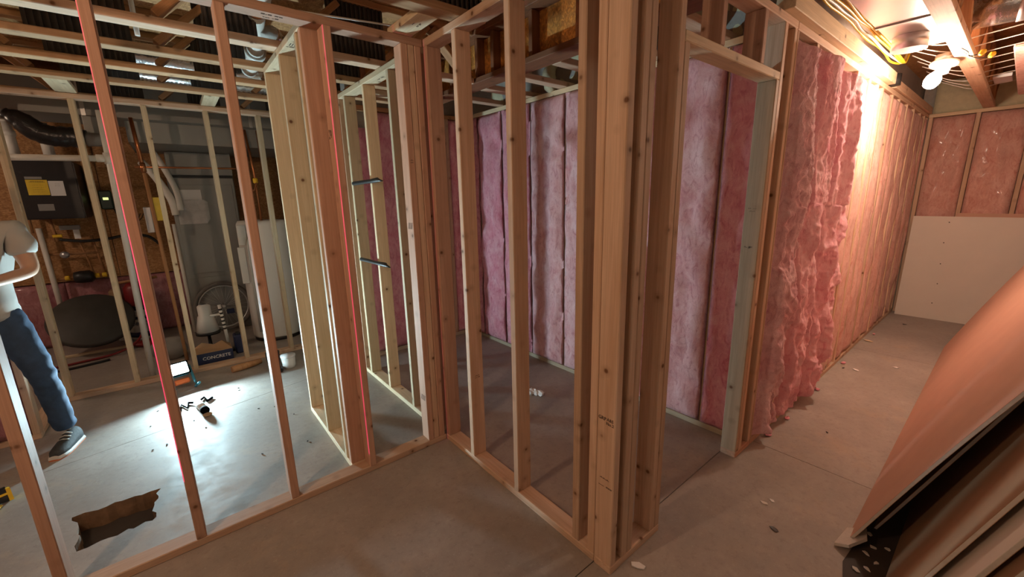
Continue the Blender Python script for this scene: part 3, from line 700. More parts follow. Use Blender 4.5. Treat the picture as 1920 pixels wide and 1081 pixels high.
tube('overflow_pipe', [(-.56, 3.06, 1.2), (-.60, 3.02, 1.17), (-.61, 3.01, 1.1), (-.61, 3.01, .15)], .016, 'pvc', t, 10)
t = empty('supply_pipes', (-.42, 3.2, 1.4), 'copper water lines rising from the heater to the ceiling', 'pipe')
tube('copper_line', [(-.33, 3.12, 1.375), (-.35, 3.12, 2.32)], .012, 'copper', t, 8)
tube('copper_line', [(-.43, 3.13, 1.375), (-.43, 3.13, 1.9), (-.46, 3.13, 2.32)], .012, 'copper', t, 8)
tube('copper_line', spline([(-.52, 3.1, 1.62), (-.50, 3.1, 1.72), (-.46, 3.1, 1.70), (-.42, 3.12, 1.80)]), .010, 'copper', t, 8)
lathe('valve', [(.012, -.03), (.024, -.02), (.024, .02), (.012, .03)], 'yellow', t, (-.43, 3.13, 1.80), None, 10)
tag(tube('gas_line', [(-1.40, 3.43, 1.94), (-.42, 3.22, 1.93)], .010, 'copper', None, 8), 'horizontal dark copper line crossing in front of the furnace top', 'pipe')
t = cr_ = empty('copper_riser', (-1.33, 3.3, 1.4), 'bright copper riser with a brown lower length beside the furnace', 'pipe')
tube('upper_length', [(-1.345, 3.0, 2.34), (-1.328, 3.0, 1.86)], .016, 'copper', t, 10)
tube('coupling', [(-1.33, 3.0, 1.95), (-1.328, 3.0, 1.87)], .021, 'copper', t, 10)
tube('lower_length', [(-1.328, 3.0, 1.86), (-1.318, 3.0, 1.2), (-1.30, 3.0, .004)], .015, 'wood_dark', t, 10)
M['disc'] = plain('dark_worn_plastic', (.055, .053, .047), .6, 0, .3, 8)
t = empty('air_exchanger', (-2.2, 4.2, 1.45), 'black boxed appliance with yellow and white stickers mounted on strand board', 'appliance')
AX0, AX1, AY = -2.335, -1.885, 4.0
bm = bmesh.new(); bm_box(bm, AX0, AX1, AY, 4.548, 1.45, 2.02); bmesh.ops.bevel(bm, geom=bm.edges[:], offset=.012, segments=2, affect='EDGES'); from_bm('casing', bm, M['black'], t)
board('yellow_label', t, -2.245, -2.100, AY-.002, AY-.0005, 1.688, 1.835, 'x', 'label_yellow', 0)
board('white_label', t, -2.095, -1.990, AY-.002, AY-.0005, 1.680, 1.825, 'x', 'paper', 0)
board('grey_label', t, -2.245, -2.13, AY-.002, AY-.0005, 1.842, 1.865, 'x', 'metal_dull', 0)
board('grey_label', t, -2.205, -2.095, AY-.002, AY-.0005, 1.535, 1.600, 'x', 'metal_dull', 0)
text('label_print', '-======-', t, (-2.17, AY-.003, 1.815), (1, 0, 0), (0, 0, 1), .026)
for q in range(4): text('label_print', '- -- --- - -- -', t, (-2.17, AY-.003, 1.785-.022*q), (1, 0, 0), (0, 0, 1), .016)
for q in range(3): text('label_print', '--- -- ----', t, (-2.035, AY-.003, 1.80-.012*q), (1, 0, 0), (0, 0, 1), .01)
pts = spline([(-2.09, 2.94, 2.30), (-2.01, 2.94, 2.25), (-1.93, 2.94, 2.17), (-1.84, 2.94, 2.14), (-1.74, 2.94, 2.14), (-1.66, 2.94, 2.125)], 6)
bm = bmesh.new(); bm_tube(bm, pts, [.035+.045*math.sin(min(1, q/10)*PI/2)+.012*noise.noise(Vector((q*.8, 0, 0))) for q in range(len(pts))], 16)
tag(from_bm('wrapped_duct', bm, M['black_soft'], None), 'sagging black plastic wrapped duct below the trunk duct', 'duct')
tag(lathe('duct_stub', [(.04, 0), (.055, 0), (.055, .12), (.04, .12)], 'metal_dull', None, (-1.658, 2.94, 2.125), aim((1, 0, .05))), 'short grey duct stub at the black wrapped duct end', 'duct')
t = empty('vent_pipe', (-1.53, 2.66, 0), 'white plastic pipe with a side arm behind the pale utility studs', 'pipe')
tube('riser', [(-1.520, 2.68, 2.33), (-1.525, 2.68, 1.9), (-1.56, 2.68, 0)], .024, 'pvc', t, 12)
tube('side_arm', [(-1.53, 2.68, 1.955), (-2.07, 2.68, 1.945)], .024, 'pvc', t, 12)
tube('elbow', [(-1.525, 2.68, 1.91), (-1.525, 2.68, 2.0)], .033, 'pvc', t, 12)
tube('coupling', [(-1.60, 2.68, 1.955), (-1.55, 2.68, 1.955)], .031, 'pvc', t, 12)
for k, (x, lb) in enumerate(((-2.30, 'white plastic vent stub with an elbow above the black appliance'), (-2.06, 'white plastic vent stub beside the elbowed one above the black appliance'))):
    t = empty('vent_stub', (x, 4.2, 2.0), lb, 'pipe')
    tube('stub', [(x, 4.2, 2.022), (x-.01, 4.2, 2.40)], .045, 'pvc', t, 14)
    tube('cap', [(x-.005, 4.2, 2.26), (x-.006, 4.2, 2.31)], .052, 'pvc', t, 14)
    if k == 0: tube('elbow', spline([(x-.01, 4.2, 2.39), (x-.02, 4.2, 2.45), (x-.10, 4.2, 2.47), (x-.3, 4.2, 2.47)]), .047, 'pvc', t, 14)
t = empty('control_box', (-1.72, 4.5, 1.6), 'small dark green control box with lit display on the strand board', 'control')
board('case', t, -1.80, -1.69, 4.46, 4.549, 1.53, 1.74, 'z', 'green', .012)
board('display', t, -1.768, -1.722, 4.457, 4.4595, 1.635, 1.662, 'x', 'led', 0)
for q in range(4): tube('wire', [(-1.70+.004*q, 4.5, 1.53), (-1.66+.02*q, 4.50, 1.40-.02*q), (-1.58+.03*q, 4.52, 1.40), (-1.54+.03*q, 4.54, 1.47)], .004, 'black', t, 5, True)
t = empty('pipe_manifold', (-2.0, 4.45, 1.1), 'rusty manifold of dark pipes, brass valves and a pump below the black appliance', 'pipework')
for p, r in ((((-2.40, 4.46, 1.30), (-2.40, 4.46, .72)), .020), (((-2.30, 4.46, 1.06), (-1.90, 4.46, 1.05)), .013), (((-2.28, 4.46, .78), (-1.83, 4.46, .80)), .016), (((-1.845, 4.46, 1.98), (-1.83, 4.46, .66)), .018),
             (((-1.83, 4.46, .67), (-1.45, 4.46, .70)), .016), (((-2.22, 4.44, 1.44), (-2.20, 4.44, 1.20)), .014), (((-2.05, 4.46, 1.25), (-1.98, 4.46, .8)), .009), (((-1.93, 4.46, 1.25), (-1.9, 4.46, .8)), .009),
             (((-2.365, 4.46, 1.9), (-2.37, 4.46, 1.3)), .014), (((-1.868, 4.48, 2.33), (-1.868, 4.47, 1.4)), .012)): tube('pipe', p, r, 'wood_dark', t, 8)
tube('hose', [(-2.18, 4.42, 1.22), (-2.0, 4.40, 1.19), (-1.8, 4.40, 1.20), (-1.62, 4.40, 1.23), (-1.45, 4.42, 1.20), (-1.36, 4.44, 1.1)], .016, 'black', t, 8, True)
tube('down_pipe', [(-2.315, 4.43, 1.35), (-2.30, 4.43, .03)], .024, 'pvc', t, 10)
lathe('pump', [(.03, -.09), (.06, -.08), (.07, -.03), (.07, .05), (.04, .08)], 'black', t, (-2.06, 4.42, .79), aim((1, 0, 0)), 16)
for x in (-2.2, -2.13, -1.96, -1.9): lathe('brass_fitting', [(.018, -.02), (.026, -.015), (.026, .015), (.018, .02)], 'yellow', t, (x, 4.44, .79), aim((1, 0, 0)), 10)
lathe('gauge', [(.0, 0), (.038, 0), (.038, .025), (.0, .028)], 'metal', t, (-2.17, 4.42, 1.05), aim((0, -1, .1)), 18)
board('valve_handle', t, -2.225, -2.15, 4.40, 4.42, 1.245, 1.275, 'x', 'yellow', .004)
board('tag', t, -2.06, -2.01, 4.40, 4.403, 1.22, 1.32, 'x', 'paper', 0)
board('manifold_bar', t, -2.16, -2.00, 4.41, 4.44, 1.32, 1.37, 'x', 'metal_dull', .003)
board('junction_box', cr_, -1.32, -1.25, 3.02, 3.07, 1.42, 1.64, 'z', 'label_yellow', .004)
board('pipe_strap', cr_, -1.40, -1.345, 3.25, 3.30, 1.3, 1.55, 'z', 'metal', .004)
# things standing on the utility floor
bm = bmesh.new(); bm_lathe(bm, [(0, 0), (.10, .0), (.12, .03), (.30, .035), (.345, .02), (.35, .06), (.33, .075), (.12, .08), (.05, .10), (0, .10)], 44)
tag(from_bm('black_disc', bm, M['disc'], None, (-2.04, 4.06, .325), aim((.08, -.66, .75))), 'large round black lid propped against the utility wall', 'lid')
tag(tube('air_hose', [(-1.67, 4.17, .42), (-1.655, 4.06, .30), (-1.67, 3.84, .13), (-1.85, 3.72, .03), (-2.15, 3.66, .014), (-2.42, 3.62, .012)], .012, 'red', None, 8, True), 'red air hose trailing past the round black lid', 'hose')
tag(tube('cable', [(-1.92, 3.56, .014), (-2.05, 3.52, .012), (-2.25, 3.48, .012), (-2.5, 3.46, .012)], .012, 'black', None, 8, True), 'black cable on the floor before the round black lid', 'cable')
tag(board('floor_lath', None, -2.30, -1.62, 3.96, 4.0, 0, .025, 'x', 'wood_pale'), 'pale wood lath lying across the utility floor', 'lath')
def bucket(loc, r, h, m, label, cat='bucket'):
    t = empty('bucket', loc, label, cat)
    lathe('shell', [(0, 0), (r*.86, 0), (r*.9, .01), (r, h*.86), (r*1.06, h*.87), (r*1.06, h*.92), (r, h*.93), (r, h), (r*.95, h), (r*.93, h*.5), (0, h*.45)], m, t, loc, None, 28)
    return t
t = bucket((-1.66, 4.36, 0), .15, .36, 'white', 'white bucket with navy printed bands by the utility wall')
for z0, z1, m in ((.25, .285, 'blue'), (.03, .09, 'blue')): lathe('printed_band', [(.136+.014*z0/.36, z0), (.1385+.014*z0/.36, z0), (.1385+.014*z1/.36+.001, z1), (.136+.014*z1/.36, z1)], m, t, (-1.66, 4.36, 0), None, 28)
text('lettering', 'ROBERTS', t, (-1.68, 4.205, .20), (1, .1, 0), (0, 0, 1), .055, 'blue')
text('lettering', '75', t, (-1.66, 4.206, .13), (1, .1, 0), (0, 0, 1), .06, 'blue')
lathe('lid', [(0, .36), (.155, .36), (.155, .40), (0, .405)], 'blue', t, (-1.66, 4.36, 0), None, 28)
tag(lathe('red_can', [(0, 0), (.10, 0), (.11, .02), (.11, .22), (.07, .27), (.03, .28), (0, .28)], 'red', None, (-1.66, 4.32, .406), None, 20), 'red can standing on the navy lid of the white bucket', 'can')
t = empty('carton', (-1.84, 4.40, 0), 'white printed carton between the black lid and the bucket', 'carton')
board('carton_body', t, -1.90, -1.84, 4.32, 4.5, 0, .36, 'z', 'paper', .003)
text('carton_print', 'ooooo\n=====\nooooo', t, (-1.87, 4.319, .2), (1, 0, 0), (0, 0, 1), .03, 'red')
tag(board('cardboard_box', None, -1.895, -1.835, 4.32, 4.52, .362, .60, 'z', 'card', .003), 'brown cardboard box on top of the white printed carton', 'box')
t = bw_ = empty('bicycle_wheel', (-.87, 3.84, .0), 'bicycle wheel with pale rim propped before the furnace', 'wheel')
WR = aim((.05, -1, .12)); wc = Vector((-.865, 3.82, .335))
def ring(name, R_, r_, m, seg=56):
    bm = bmesh.new(); rows = []
    for i in range(seg):
        a = 2*PI*i/seg
        rows.append([bm.verts.new(((R_+r_*math.cos(b))*math.cos(a), (R_+r_*math.cos(b))*math.sin(a), r_*math.sin(b))) for b in [2*PI*k/8 for k in range(8)]])
    for i in range(seg):
        for k in range(8): bm.faces.new((rows[i][k], rows[(i+1) % seg][k], rows[(i+1) % seg][(k+1) % 8], rows[i][(k+1) % 8])).smooth = True
    return from_bm(name, bm, M[m], t, wc, WR)
ring('tyre', .280, .022, 'rubber'); ring('rim', .253, .009, 'metal')
lathe('hub', [(.008, -.05), (.022, -.045), (.022, -.03), (.012, -.02), (.012, .02), (.022, .03), (.022, .045), (.008, .05)], 'metal', t, wc, WR, 14)
sp = None
for k in range(28):
    a = 2*PI*k/28; z = .035*(1 if k % 2 else -1); b = a+.35*(1 if k % 4 < 2 else -1)
    p = Vector((.018*math.cos(b), .018*math.sin(b), z)); q = Vector((.248*math.cos(a), .248*math.sin(a), 0))
    bm = bmesh.new(); bm_tube(bm, [p, q], .0016, 5); from_bm('spoke', bm, M['metal'], t, wc, WR)
t = empty('funnel', (-1.08, 3.2, 0), 'white plastic funnel with black rim standing before the furnace', 'funnel')
lathe('cone', [(.035, .52), (.06, .50), (.06, .40), (.07, .39), (.105, .22), (.09, .22), (.05, .38), (.03, .52)], 'white', t, (-1.08, 3.2, 0), None, 26)
lathe('rim', [(.085, .19), (.112, .19), (.112, .222), (.085, .222)], 'black', t, (-1.08, 3.2, 0), None, 26)
lathe('stand', [(.10, 0), (.10, .012), (.02, .03), (.014, .19), (.086, .195), (.086, .20), (0, .20)], 'black', t, (-1.08, 3.2, 0), None, 20)
t = empty('floor_pump', (-.93, 3.05, 0), 'white and black striped hand pump standing before the bicycle wheel', 'pump')
P0, P1 = Vector((-.925, 3.02, .03)), Vector((-.955, 3.02, .56))
tube('barrel', [P0, P0+(P1-P0)*.93], .016, 'white', t, 12)
for q in range(6): tube('band', [P0+(P1-P0)*(.42+.08*q), P0+(P1-P0)*(.455+.08*q)], .0168, 'black', t, 12)
tube('rod', [P0+(P1-P0)*.7-Vector((.1, 0, -.02)), P0+(P1-P0)*.7-Vector((0, 0, -.02))], .012, 'white', t, 8)
board('foot', t, -.97, -.88, 2.98, 3.06, 0, .03, 'x', 'black', .004)
board('blue_reflector', bw_, -.85, -.77, 3.78, 3.80, .24, .30, 'x', 'blue', .008)
t = empty('blue_tool_case', (-.86, 2.95, 0), 'dark navy tool case beside the torn cardboard box', 'tool case')
board('case', t, -.885, -.80, 2.86, 3.0, 0, .2, 'z', 'blue', .012); board('case_handle', t, -.86, -.825, 2.9, 2.96, .201, .22, 'x', 'black', .004)
t = empty('torn_box', (-1.08, 2.86, 0), 'dark torn cardboard box with pale lettering by the utility wall plate', 'box')
bm = bmesh.new(); bm_box(bm, -1.24, -.92, 2.74, 2.92, .0, .11); from_bm('box_body', bm, M['blue'], t)
bm = bmesh.new(); vs = [bm.verts.new(p) for p in ((-1.24, 2.74, .111), (-.92, 2.74, .111), (-.92, 2.92, .113), (-.99, 2.93, .16), (-1.06, 2.9, .14), (-1.16, 2.93, .17), (-1.24, 2.92, .12))]
bm.faces.new(vs); ex = bmesh.ops.extrude_face_region(bm, geom=bm.faces[:]); bmesh.ops.translate(bm, vec=(0, 0, .004), verts=[v for v in ex['geom'] if isinstance(v, bmesh.types.BMVert)])
from_bm('torn_flap', bm, M['card'], t)
text('lettering', 'CONCRETE', t, (-1.06, 2.739, .055), (1, 0, 0), (0, 0, 1), .045, 'paper')
bm = bmesh.new(); bmesh.ops.create_icosphere(bm, subdivisions=3, radius=.16)
for v in bm.verts: v.co = Vector((v.co.x*1.0, v.co.y*.8, max(v.co.z*.75, -.11)))*(1+.18*noise.noise(v.co*9))
for p in bm.faces: p.smooth = True
tag(from_bm('canvas_bag', bm, M['cloth_grey'], None, (-1.42, 3.2, .11)), 'slumped grey canvas bag behind the work lamp', 'bag')
bm = bmesh.new(); bmesh.ops.create_icosphere(bm, subdivisions=3, radius=.09)
for v in bm.verts: v.co = Vector((v.co.x*1.4, v.co.y, max(v.co.z*.5, -.03)))*(1+.3*noise.noise(v.co*14))
tag(from_bm('red_cloth', bm, M['red'], None, (-1.62, 3.9, .03)), 'crumpled dark red cloth on the utility floor', 'cloth')
t = empty('storage_jar', (-.535, 2.08, 0), 'small white plastic tub with lid beside the black tray', 'tub')
lathe('tub', [(0, 0), (.045, 0), (.056, .02), (.062, .11), (0, .112)], 'white', t, (-.535, 2.08, 0), None, 20)
lathe('lid', [(0, .112), (.066, .112), (.066, .128), (0, .130)], 'paper', t, (-.535, 2.08, 0), None, 20)
t = empty('black_tray', (-.66, 2.12, 0), 'black plastic tray and cup beside the small white tub', 'tray')
lathe('cup', [(0, 0), (.05, 0), (.062, .15), (.055, .15), (.045, .02), (0, .02)], 'black', t, (-.645, 2.20, 0), None, 18)
board('tray_body', t, -.70, -.60, 1.99, 2.09, 0, .035, 'x', 'black', .01)
bm = bmesh.new(); bm_tube(bm, [(0, 0, 0), (.08, .02, .0), (.17, .03, .004), (.25, .05, .006)], [.03, .034, .03, .024], 9)
tag(from_bm('driftwood_offcut', bm, M['wood_dark'], None, (-.98, 2.30, .032)), 'rough bark covered offcut lying at the utility wall plate', 'offcut')

# ------------------------------------------------------------------ work lamp on its stand
WL = Vector((-1.355, 2.19, .185)); wd = Vector((.24, -.965, .55)).normalized(); wr = aim(wd)
t = empty('work_lamp', (WL.x, WL.y, 0), 'lit cool white work lamp on a low teal stand on the slab', 'work lamp')
bm = bmesh.new(); bm_box(bm, -.075, .075, -.06, .06, -.06, -.006); bmesh.ops.bevel(bm, geom=bm.edges[:], offset=.012, segments=2, affect='EDGES'); from_bm('housing', bm, M['teal'], t, WL, wr)
bm = bmesh.new()
for b_ in ((-.072, -.061, -.056, .056), (.061, .072, -.056, .056), (-.061, .061, -.056, -.046), (-.061, .061, .046, .056)): bm_box(bm, *b_, -.0058, .022)
from_bm('hood', bm, M['tool_black'], t, WL, wr)
bm = bmesh.new(); bm_box(bm, -.06, .06, -.045, .045, -.0055, .002); from_bm('lit_lens', bm, M['work'], t, WL, wr)
bm = bmesh.new()
for x in (-.085, .085):
    bm_tube(bm, [(x, .02, -.04), (x, -.10, -.03), (x, -.178, .0), (x, -.178, .09)], .011, 8); bm_tube(bm, [(x, -.178, 0), (x, -.176, -.10)], .011, 8)
bm_tube(bm, [(-.085, -.177, -.09), (.085, -.177, -.09)], .011, 8)
from_bm('stand', bm, M['teal'], t, WL, wr)
bm = bmesh.new(); bm_box(bm, -.055, .055, -.13, -.085, -.05, -.01); bmesh.ops.bevel(bm, geom=bm.edges[:], offset=.008, segments=1, affect='EDGES'); from_bm('battery', bm, M['orange'], t, WL, wr)
# canister and zigzag handles lying on the lit slab
t = empty('sealant_gun', (-1.25, 1.6, 0), 'white cartridge tool with black zigzag handles lying on the brightly lit slab', 'tool')
a, b = Vector((-1.268, 1.72, .028)), Vector((-1.225, 1.50, .028)); d = (b-a).normalized()
tube('cartridge', [a, a+d*.17], .026, 'white', t, 16); tube('nozzle_cap', [a+d*.171, a+d*.21], .029, 'tool_black', t, 16)
tube('lens_disc', [a+d*.25-Vector((0, 0, .02)), a+d*.25-Vector((0, 0, .014))], [.03, .03], 'card', t, 18)
tube('zigzag_frame', [(-1.38, 1.70, .010), (-1.37, 1.80, .012), (-1.335, 1.70, .012), (-1.325, 1.80, .014), (-1.27, 1.74, .02), (-1.22, 1.84, .012), (-1.205, 1.74, .012), (-1.17, 1.79, .010)], .011, 'tool_black', t, 6)

# ------------------------------------------------------------------ tape measure
t = empty('tape_measure', (-2.17, 1.09, 0), 'black and yellow tape measure lying on the slab by the first stud', 'tape measure')
TR = aim((.35, -.8, .25)); tc = Vector((-2.165, 1.075, .045))
bm = bmesh.new(); bm_box(bm, -.045, .045, -.04, .04, -.02, .02); bmesh.ops.bevel(bm, geom=bm.edges[:], offset=.012, segments=2, affect='EDGES'); from_bm('case', bm, M['black'], t, tc, TR)
bm = bmesh.new(); bm_box(bm, -.046, .046, -.004, .008, -.0205, .0215); from_bm('stripe', bm, M['yellow'], t, tc, TR)
bm = bmesh.new(); bm_box(bm, .03, .046, -.041, .03, -.0208, .0212); from_bm('bumper', bm, M['yellow'], t, tc, TR)
tube('tape_blade', [(-2.15, 1.03, .012), (-2.19, .92, .006), (-2.26, .78, .004)], .008, 'yellow', t, 6)

# ------------------------------------------------------------------ person
def skinned(name, verts, edges, m, parent, levels=2, disp=0, disp_scale=30):
    me = bpy.data.meshes.new(name); me.from_pydata([v[0] for v in verts], edges, [])
    o = bpy.data.objects.new(name, me); C.objects.link(o)
    o.modifiers.new('s', 'SKIN'); sub = o.modifiers.new('d', 'SUBSURF'); sub.levels = sub.render_levels = levels
    for i, v in enumerate(verts):
        rr = v[1] if isinstance(v[1], tuple) else (v[1], v[1])
        me.skin_vertices[0].data[i].radius = rr; me.skin_vertices[0].data[i].use_root = (i == 0)
    dg = bpy.context.evaluated_depsgraph_get(); dg.update()
    nm = bpy.data.meshes.new_from_object(o.evaluated_get(dg)); bpy.data.objects.remove(o, do_unlink=True); bpy.data.meshes.remove(me)
    if disp:
        for v in nm.vertices:
            q = v.co*disp_scale; v.co += v.normal*disp*(noise.noise(Vector((q.x*.6, q.y*.6, q.z*1.6)))+.5*noise.noise(q*1.9))
    nm.materials.clear(); nm.materials.append(M[m])
    return link(name, nm, None, parent, (0, 0, 0), None, True)
t = empty('person', (-2.1, 1.6, 0), 'standing person in grey t-shirt, blue jeans and dark trainers, forearms raised in front', 'person')
hipL, kneeL, ankL = (-2.045, 1.66, .93), (-1.995, 1.60, .52), (-1.965, 1.65, .10)
hipR, kneeR, ankR = (-2.21, 1.70, .93), (-2.33, 1.66, .51), (-2.43, 1.75, .10)
shL, elL, wrL = (-1.965, 1.66, 1.46), (-1.915, 1.62, 1.19), (-2.06, 1.40, 1.16)
shR, elR, wrR = (-2.32, 1.70, 1.46), (-2.39, 1.64, 1.20), (-2.22, 1.42, 1.17)
bv = [((-2.135, 1.68, .98), (.085, .075)), ((-2.14, 1.68, 1.15), (.10, .08)), ((-2.145, 1.675, 1.38), (.135, .085)), ((-2.145, 1.67, 1.52), (.075, .065)), ((-2.145, 1.655, 1.60), (.055, .055)),
      ((-2.145, 1.63, 1.69), (.075, .09)), ((-2.145, 1.63, 1.78), (.07, .085)),
      (shL, .062), (elL, .043), (wrL, .029), (shR, .062), (elR, .043), (wrR, .029),
      ((-2.075, 1.67, .93), .05), (kneeL, .042), (ankL, .032), (hipR, .055), (kneeR, .042), (ankR, .032),
      ((-2.10, 1.345, 1.155), (.036, .02)), ((-2.19, 1.36, 1.165), (.036, .02))]
be = [(0, 1), (1, 2), (2, 3), (3, 4), (4, 5), (5, 6), (2, 7), (7, 8), (8, 9), (2, 10), (10, 11), (11, 12), (0, 13), (13, 14), (14, 15), (0, 16), (16, 17), (17, 18), (9, 19), (12, 20)]
body = skinned('body', bv, be, 'skin', t)
hb = bmesh.new(); hb.from_mesh(body.data)
for sx, (px, py, pz) in ((1, (-2.10, 1.345, 1.155)), (-1, (-2.19, 1.36, 1.165))):
    for k in range(4):
        ln = (.062, .072, .068, .052)[k]; o_ = Vector((px, py+.005, pz+.027-.018*k)); dr = Vector((-.55*sx, -.8, -.05)); d2 = Vector((-.95*sx, -.1, -.25))
        bm_tube(hb, [o_, o_+dr*ln*.5, o_+dr*ln*.5+d2*ln*.35, o_+dr*ln*.4+d2*ln*.62], [.0095, .009, .008, .0055], 8)
    o_ = Vector((px+.0*sx, py+.035, pz+.025)); bm_tube(hb, [o_, o_+Vector((-.02*sx, -.025, .028)), o_+Vector((-.035*sx, -.05, .03))], [.011, .0095, .007], 8)
# nose, ears and brow on the head, which is outside the picture
bm_tube(hb, [(-2.145, 1.555, 1.72), (-2.145, 1.525, 1.69), (-2.145, 1.545, 1.68)], [.008, .014, .01], 8)
for sx in (-1, 1): bm_tube(hb, [(-2.145+.077*sx, 1.64, 1.735), (-2.145+.088*sx, 1.65, 1.71), (-2.145+.077*sx, 1.64, 1.675)], [.008, .016, .008], 8)
hb.to_mesh(body.data); hb.free()
for sx in (-1, 1): lathe('eye', [(0, -.011), (.009, -.006), (.011, 0), (.009, .006), (0, .011)], 'white', t, (-2.145+.031*sx, 1.556, 1.725), None, 10)
bm = bmesh.new(); bmesh.ops.create_icosphere(bm, subdivisions=4, radius=1)
for v in bm.verts:
    d = v.co.copy(); v.co = Vector((d.x*.082, d.y*.096, d.z*.108))
    if d.y < -.1 and d.z < .42 or d.z < -.55: v.co *= .55
    else: v.co *= 1+.03*noise.noise(d*9)
from_bm('hair', bm, M['hair'], t, (-2.145, 1.655, 1.755), None, True)
tube('mouth', [(-2.165, 1.548, 1.655), (-2.145, 1.543, 1.653), (-2.125, 1.548, 1.655)], .005, 'red', t, 6)
skinned('t_shirt', [((-2.135, 1.68, .87), (.152, .13)), ((-2.14, 1.68, .98), (.155, .13)), ((-2.14, 1.68, 1.15), (.152, .115)), ((-2.145, 1.675, 1.38), (.178, .12)), ((-2.145, 1.672, 1.48), (.12, .09)), ((-1.96, 1.662, 1.45), .082), ((-1.928, 1.63, 1.275), .074), ((-2.33, 1.70, 1.45), .082), ((-2.375, 1.655, 1.275), .074)],
        [(0, 1), (1, 2), (2, 3), (3, 4), (3, 5), (5, 6), (3, 7), (7, 8)], 'tshirt', t, 2, .012, 11)
skinned('jeans', [((-2.135, 1.68, 1.02), (.115, .09)), ((-2.135, 1.68, .93), (.13, .105)), ((-2.068, 1.66, .84), (.082, .095)), ((-2.035, 1.63, .70), (.078, .084)), (kneeL, (.064, .070)), ((-1.985, 1.625, .38), (.060, .066)), ((-1.968, 1.65, .10), (.055, .064)),
                   ((-2.21, 1.70, .84), (.086, .095)), ((-2.26, 1.68, .70), (.080, .085)), (kneeR, (.066, .070)), ((-2.36, 1.69, .40), (.062, .066)), ((-2.425, 1.75, .10), (.056, .064))],
        [(0, 1), (1, 2), (2, 3), (3, 4), (4, 5), (5, 6), (1, 7), (7, 8), (8, 9), (9, 10), (10, 11)], 'denim', t, 3, .008, 14)
def shoe(loc, ang, parent):
    """low trainer, heel at the ankle, toe along -y before rotation"""
    sec = [(.065, .034, .075), (.03, .038, .085), (-.02, .04, .08), (-.07, .044, .06), (-.12, .046, .043), (-.16, .040, .034), (-.195, .022, .022)]
    def loft(z0, fz, grow, name, m):
        bm = bmesh.new(); rings = []
        for y, hw, hz in sec:
            ring_ = []
            for k in range(12):
                a = PI*k/11; ring_.append(bm.verts.new(((hw+grow)*math.cos(a), y*(1.03 if grow else 1), z0+fz(hz)*math.sin(a)**.7)))
            rings.append(ring_)
        for p, q in zip(rings, rings[1:]):
            for k in range(11): bm.faces.new((p[k], p[k+1], q[k+1], q[k])).smooth = True
            bm.faces.new((p[0], q[0], q[11], p[11]))
        bm.faces.new(rings[0]); bm.faces.new(rings[-1][::-1])
        return from_bm(name, bm, M[m], parent, loc, Matrix.Rotation(ang, 3, 'Z'))
    up = loft(.026, lambda h: h, 0, 'shoe', 'shoe'); so = loft(.008, lambda h: .024, .006, 'sole', 'sole'); tr = loft(0, lambda h: .011, .005, 'tread', 'sole_orange')
    for o in (so, tr):
        o.parent = up; o.location = (0, 0, 0); o.rotation_euler = (0, 0, 0)
    for q in range(4):
        l_ = tube('lace', [(-.028, -.03-.022*q, .098-.012*q), (0, -.034-.022*q, .110-.013*q), (.028, -.03-.022*q, .098-.012*q)], .004, 'sole', None, 6); l_.parent = up; l_.location = Vector((-.028, -.03-.022*q, .098-.012*q))
shoe((-1.955, 1.63, 0), -.30, t); shoe((-2.43, 1.74, 0), -.15, t)

# ------------------------------------------------------------------ drywall sheets
def sheet(name, x0, x1, yb, yt, zt, m, label, group, bow=0, thick=.0127, zb=.0045):
    t = empty(name, (x0, yb, 0), label, 'drywall sheet', group); n = 12; bm = bmesh.new(); rows = []
    for k in range(n+1):
        s_ = k/n; y = yb+(yt-yb)*s_-bow*math.sin(PI*s_); z = zb+(zt-zb)*s_
        rows.append((y, z))
    th = Vector((zt-zb, yb-yt)).normalized()      # normal (dy, dz) toward +y
    def strip(bm, o0, o1, xa, xb):
        A = [[bm.verts.new((x-x0, y-yb-th.x*o, max(z-th.y*o, .0042))) for (y, z) in rows] for x in (xa, xb) for o in (o0, o1)]
        a, b, c, d = A
        for k in range(n):
            for p, q in ((a, b), (b, d), (d, c), (c, a)): bm.faces.new((p[k], p[k+1], q[k+1], q[k])).smooth = True
        bm.faces.new((a[0], b[0], d[0], c[0])); bm.faces.new((a[n], c[n], d[n], b[n]))
    for nm, o0, o1, mm in (('face_paper', 0, .0012, m), ('core', .00125, thick-.00125, 'gypsum'), ('back_paper', thick-.0012, thick, 'board_shaded')):
        bm = bmesh.new(); strip(bm, o0, o1, x0, x1); o = from_bm(nm, bm, M[mm], t, (x0, yb, 0))
        e = o.data
        for p in e.polygons: p.use_smooth = False
    return t
G1 = 'drywall sheets leaning beside the corridor'
s1 = sheet('drywall_sheet', .957, 4.61, -1.935, -2.415, 1.12, 'board_back', 'brown faced drywall sheet leaning out over the corridor, outermost of the stack', G1, -.012)
bm = bmesh.new(); cr = [(-.05, .02, .0), (.10, .005, .0), (.11, -.06, .035), (.02, -.075, .05), (-.06, -.03, .03)]
vs = [bm.verts.new(p) for p in cr]; bm.faces.new(vs); ex = bmesh.ops.extrude_face_region(bm, geom=bm.faces[:]); bmesh.ops.translate(bm, vec=(.0, .004, .014), verts=[v for v in ex['geom'] if isinstance(v, bmesh.types.BMVert)])
from_bm('crushed_corner', bm, M['gypsum'], s1, (.945, -1.93, .001))
sheet('drywall_sheet', 1.15, 4.8, -2.0, -2.45, 1.14, 'board_shaded', 'drywall sheet set back in the dark gap behind the outermost leaning sheet', G1)
sheet('drywall_sheet', .56, 4.22, -2.09, -2.485, 1.16, 'board_shaded', 'drywall sheet with ragged pale edge just behind the dark gap of the stack', G1)
sheet('drywall_sheet', .42, 4.08, -2.125, -2.515, 1.155, 'board_face', 'pale drywall sheet behind the ragged edged one in the leaning stack', G1)
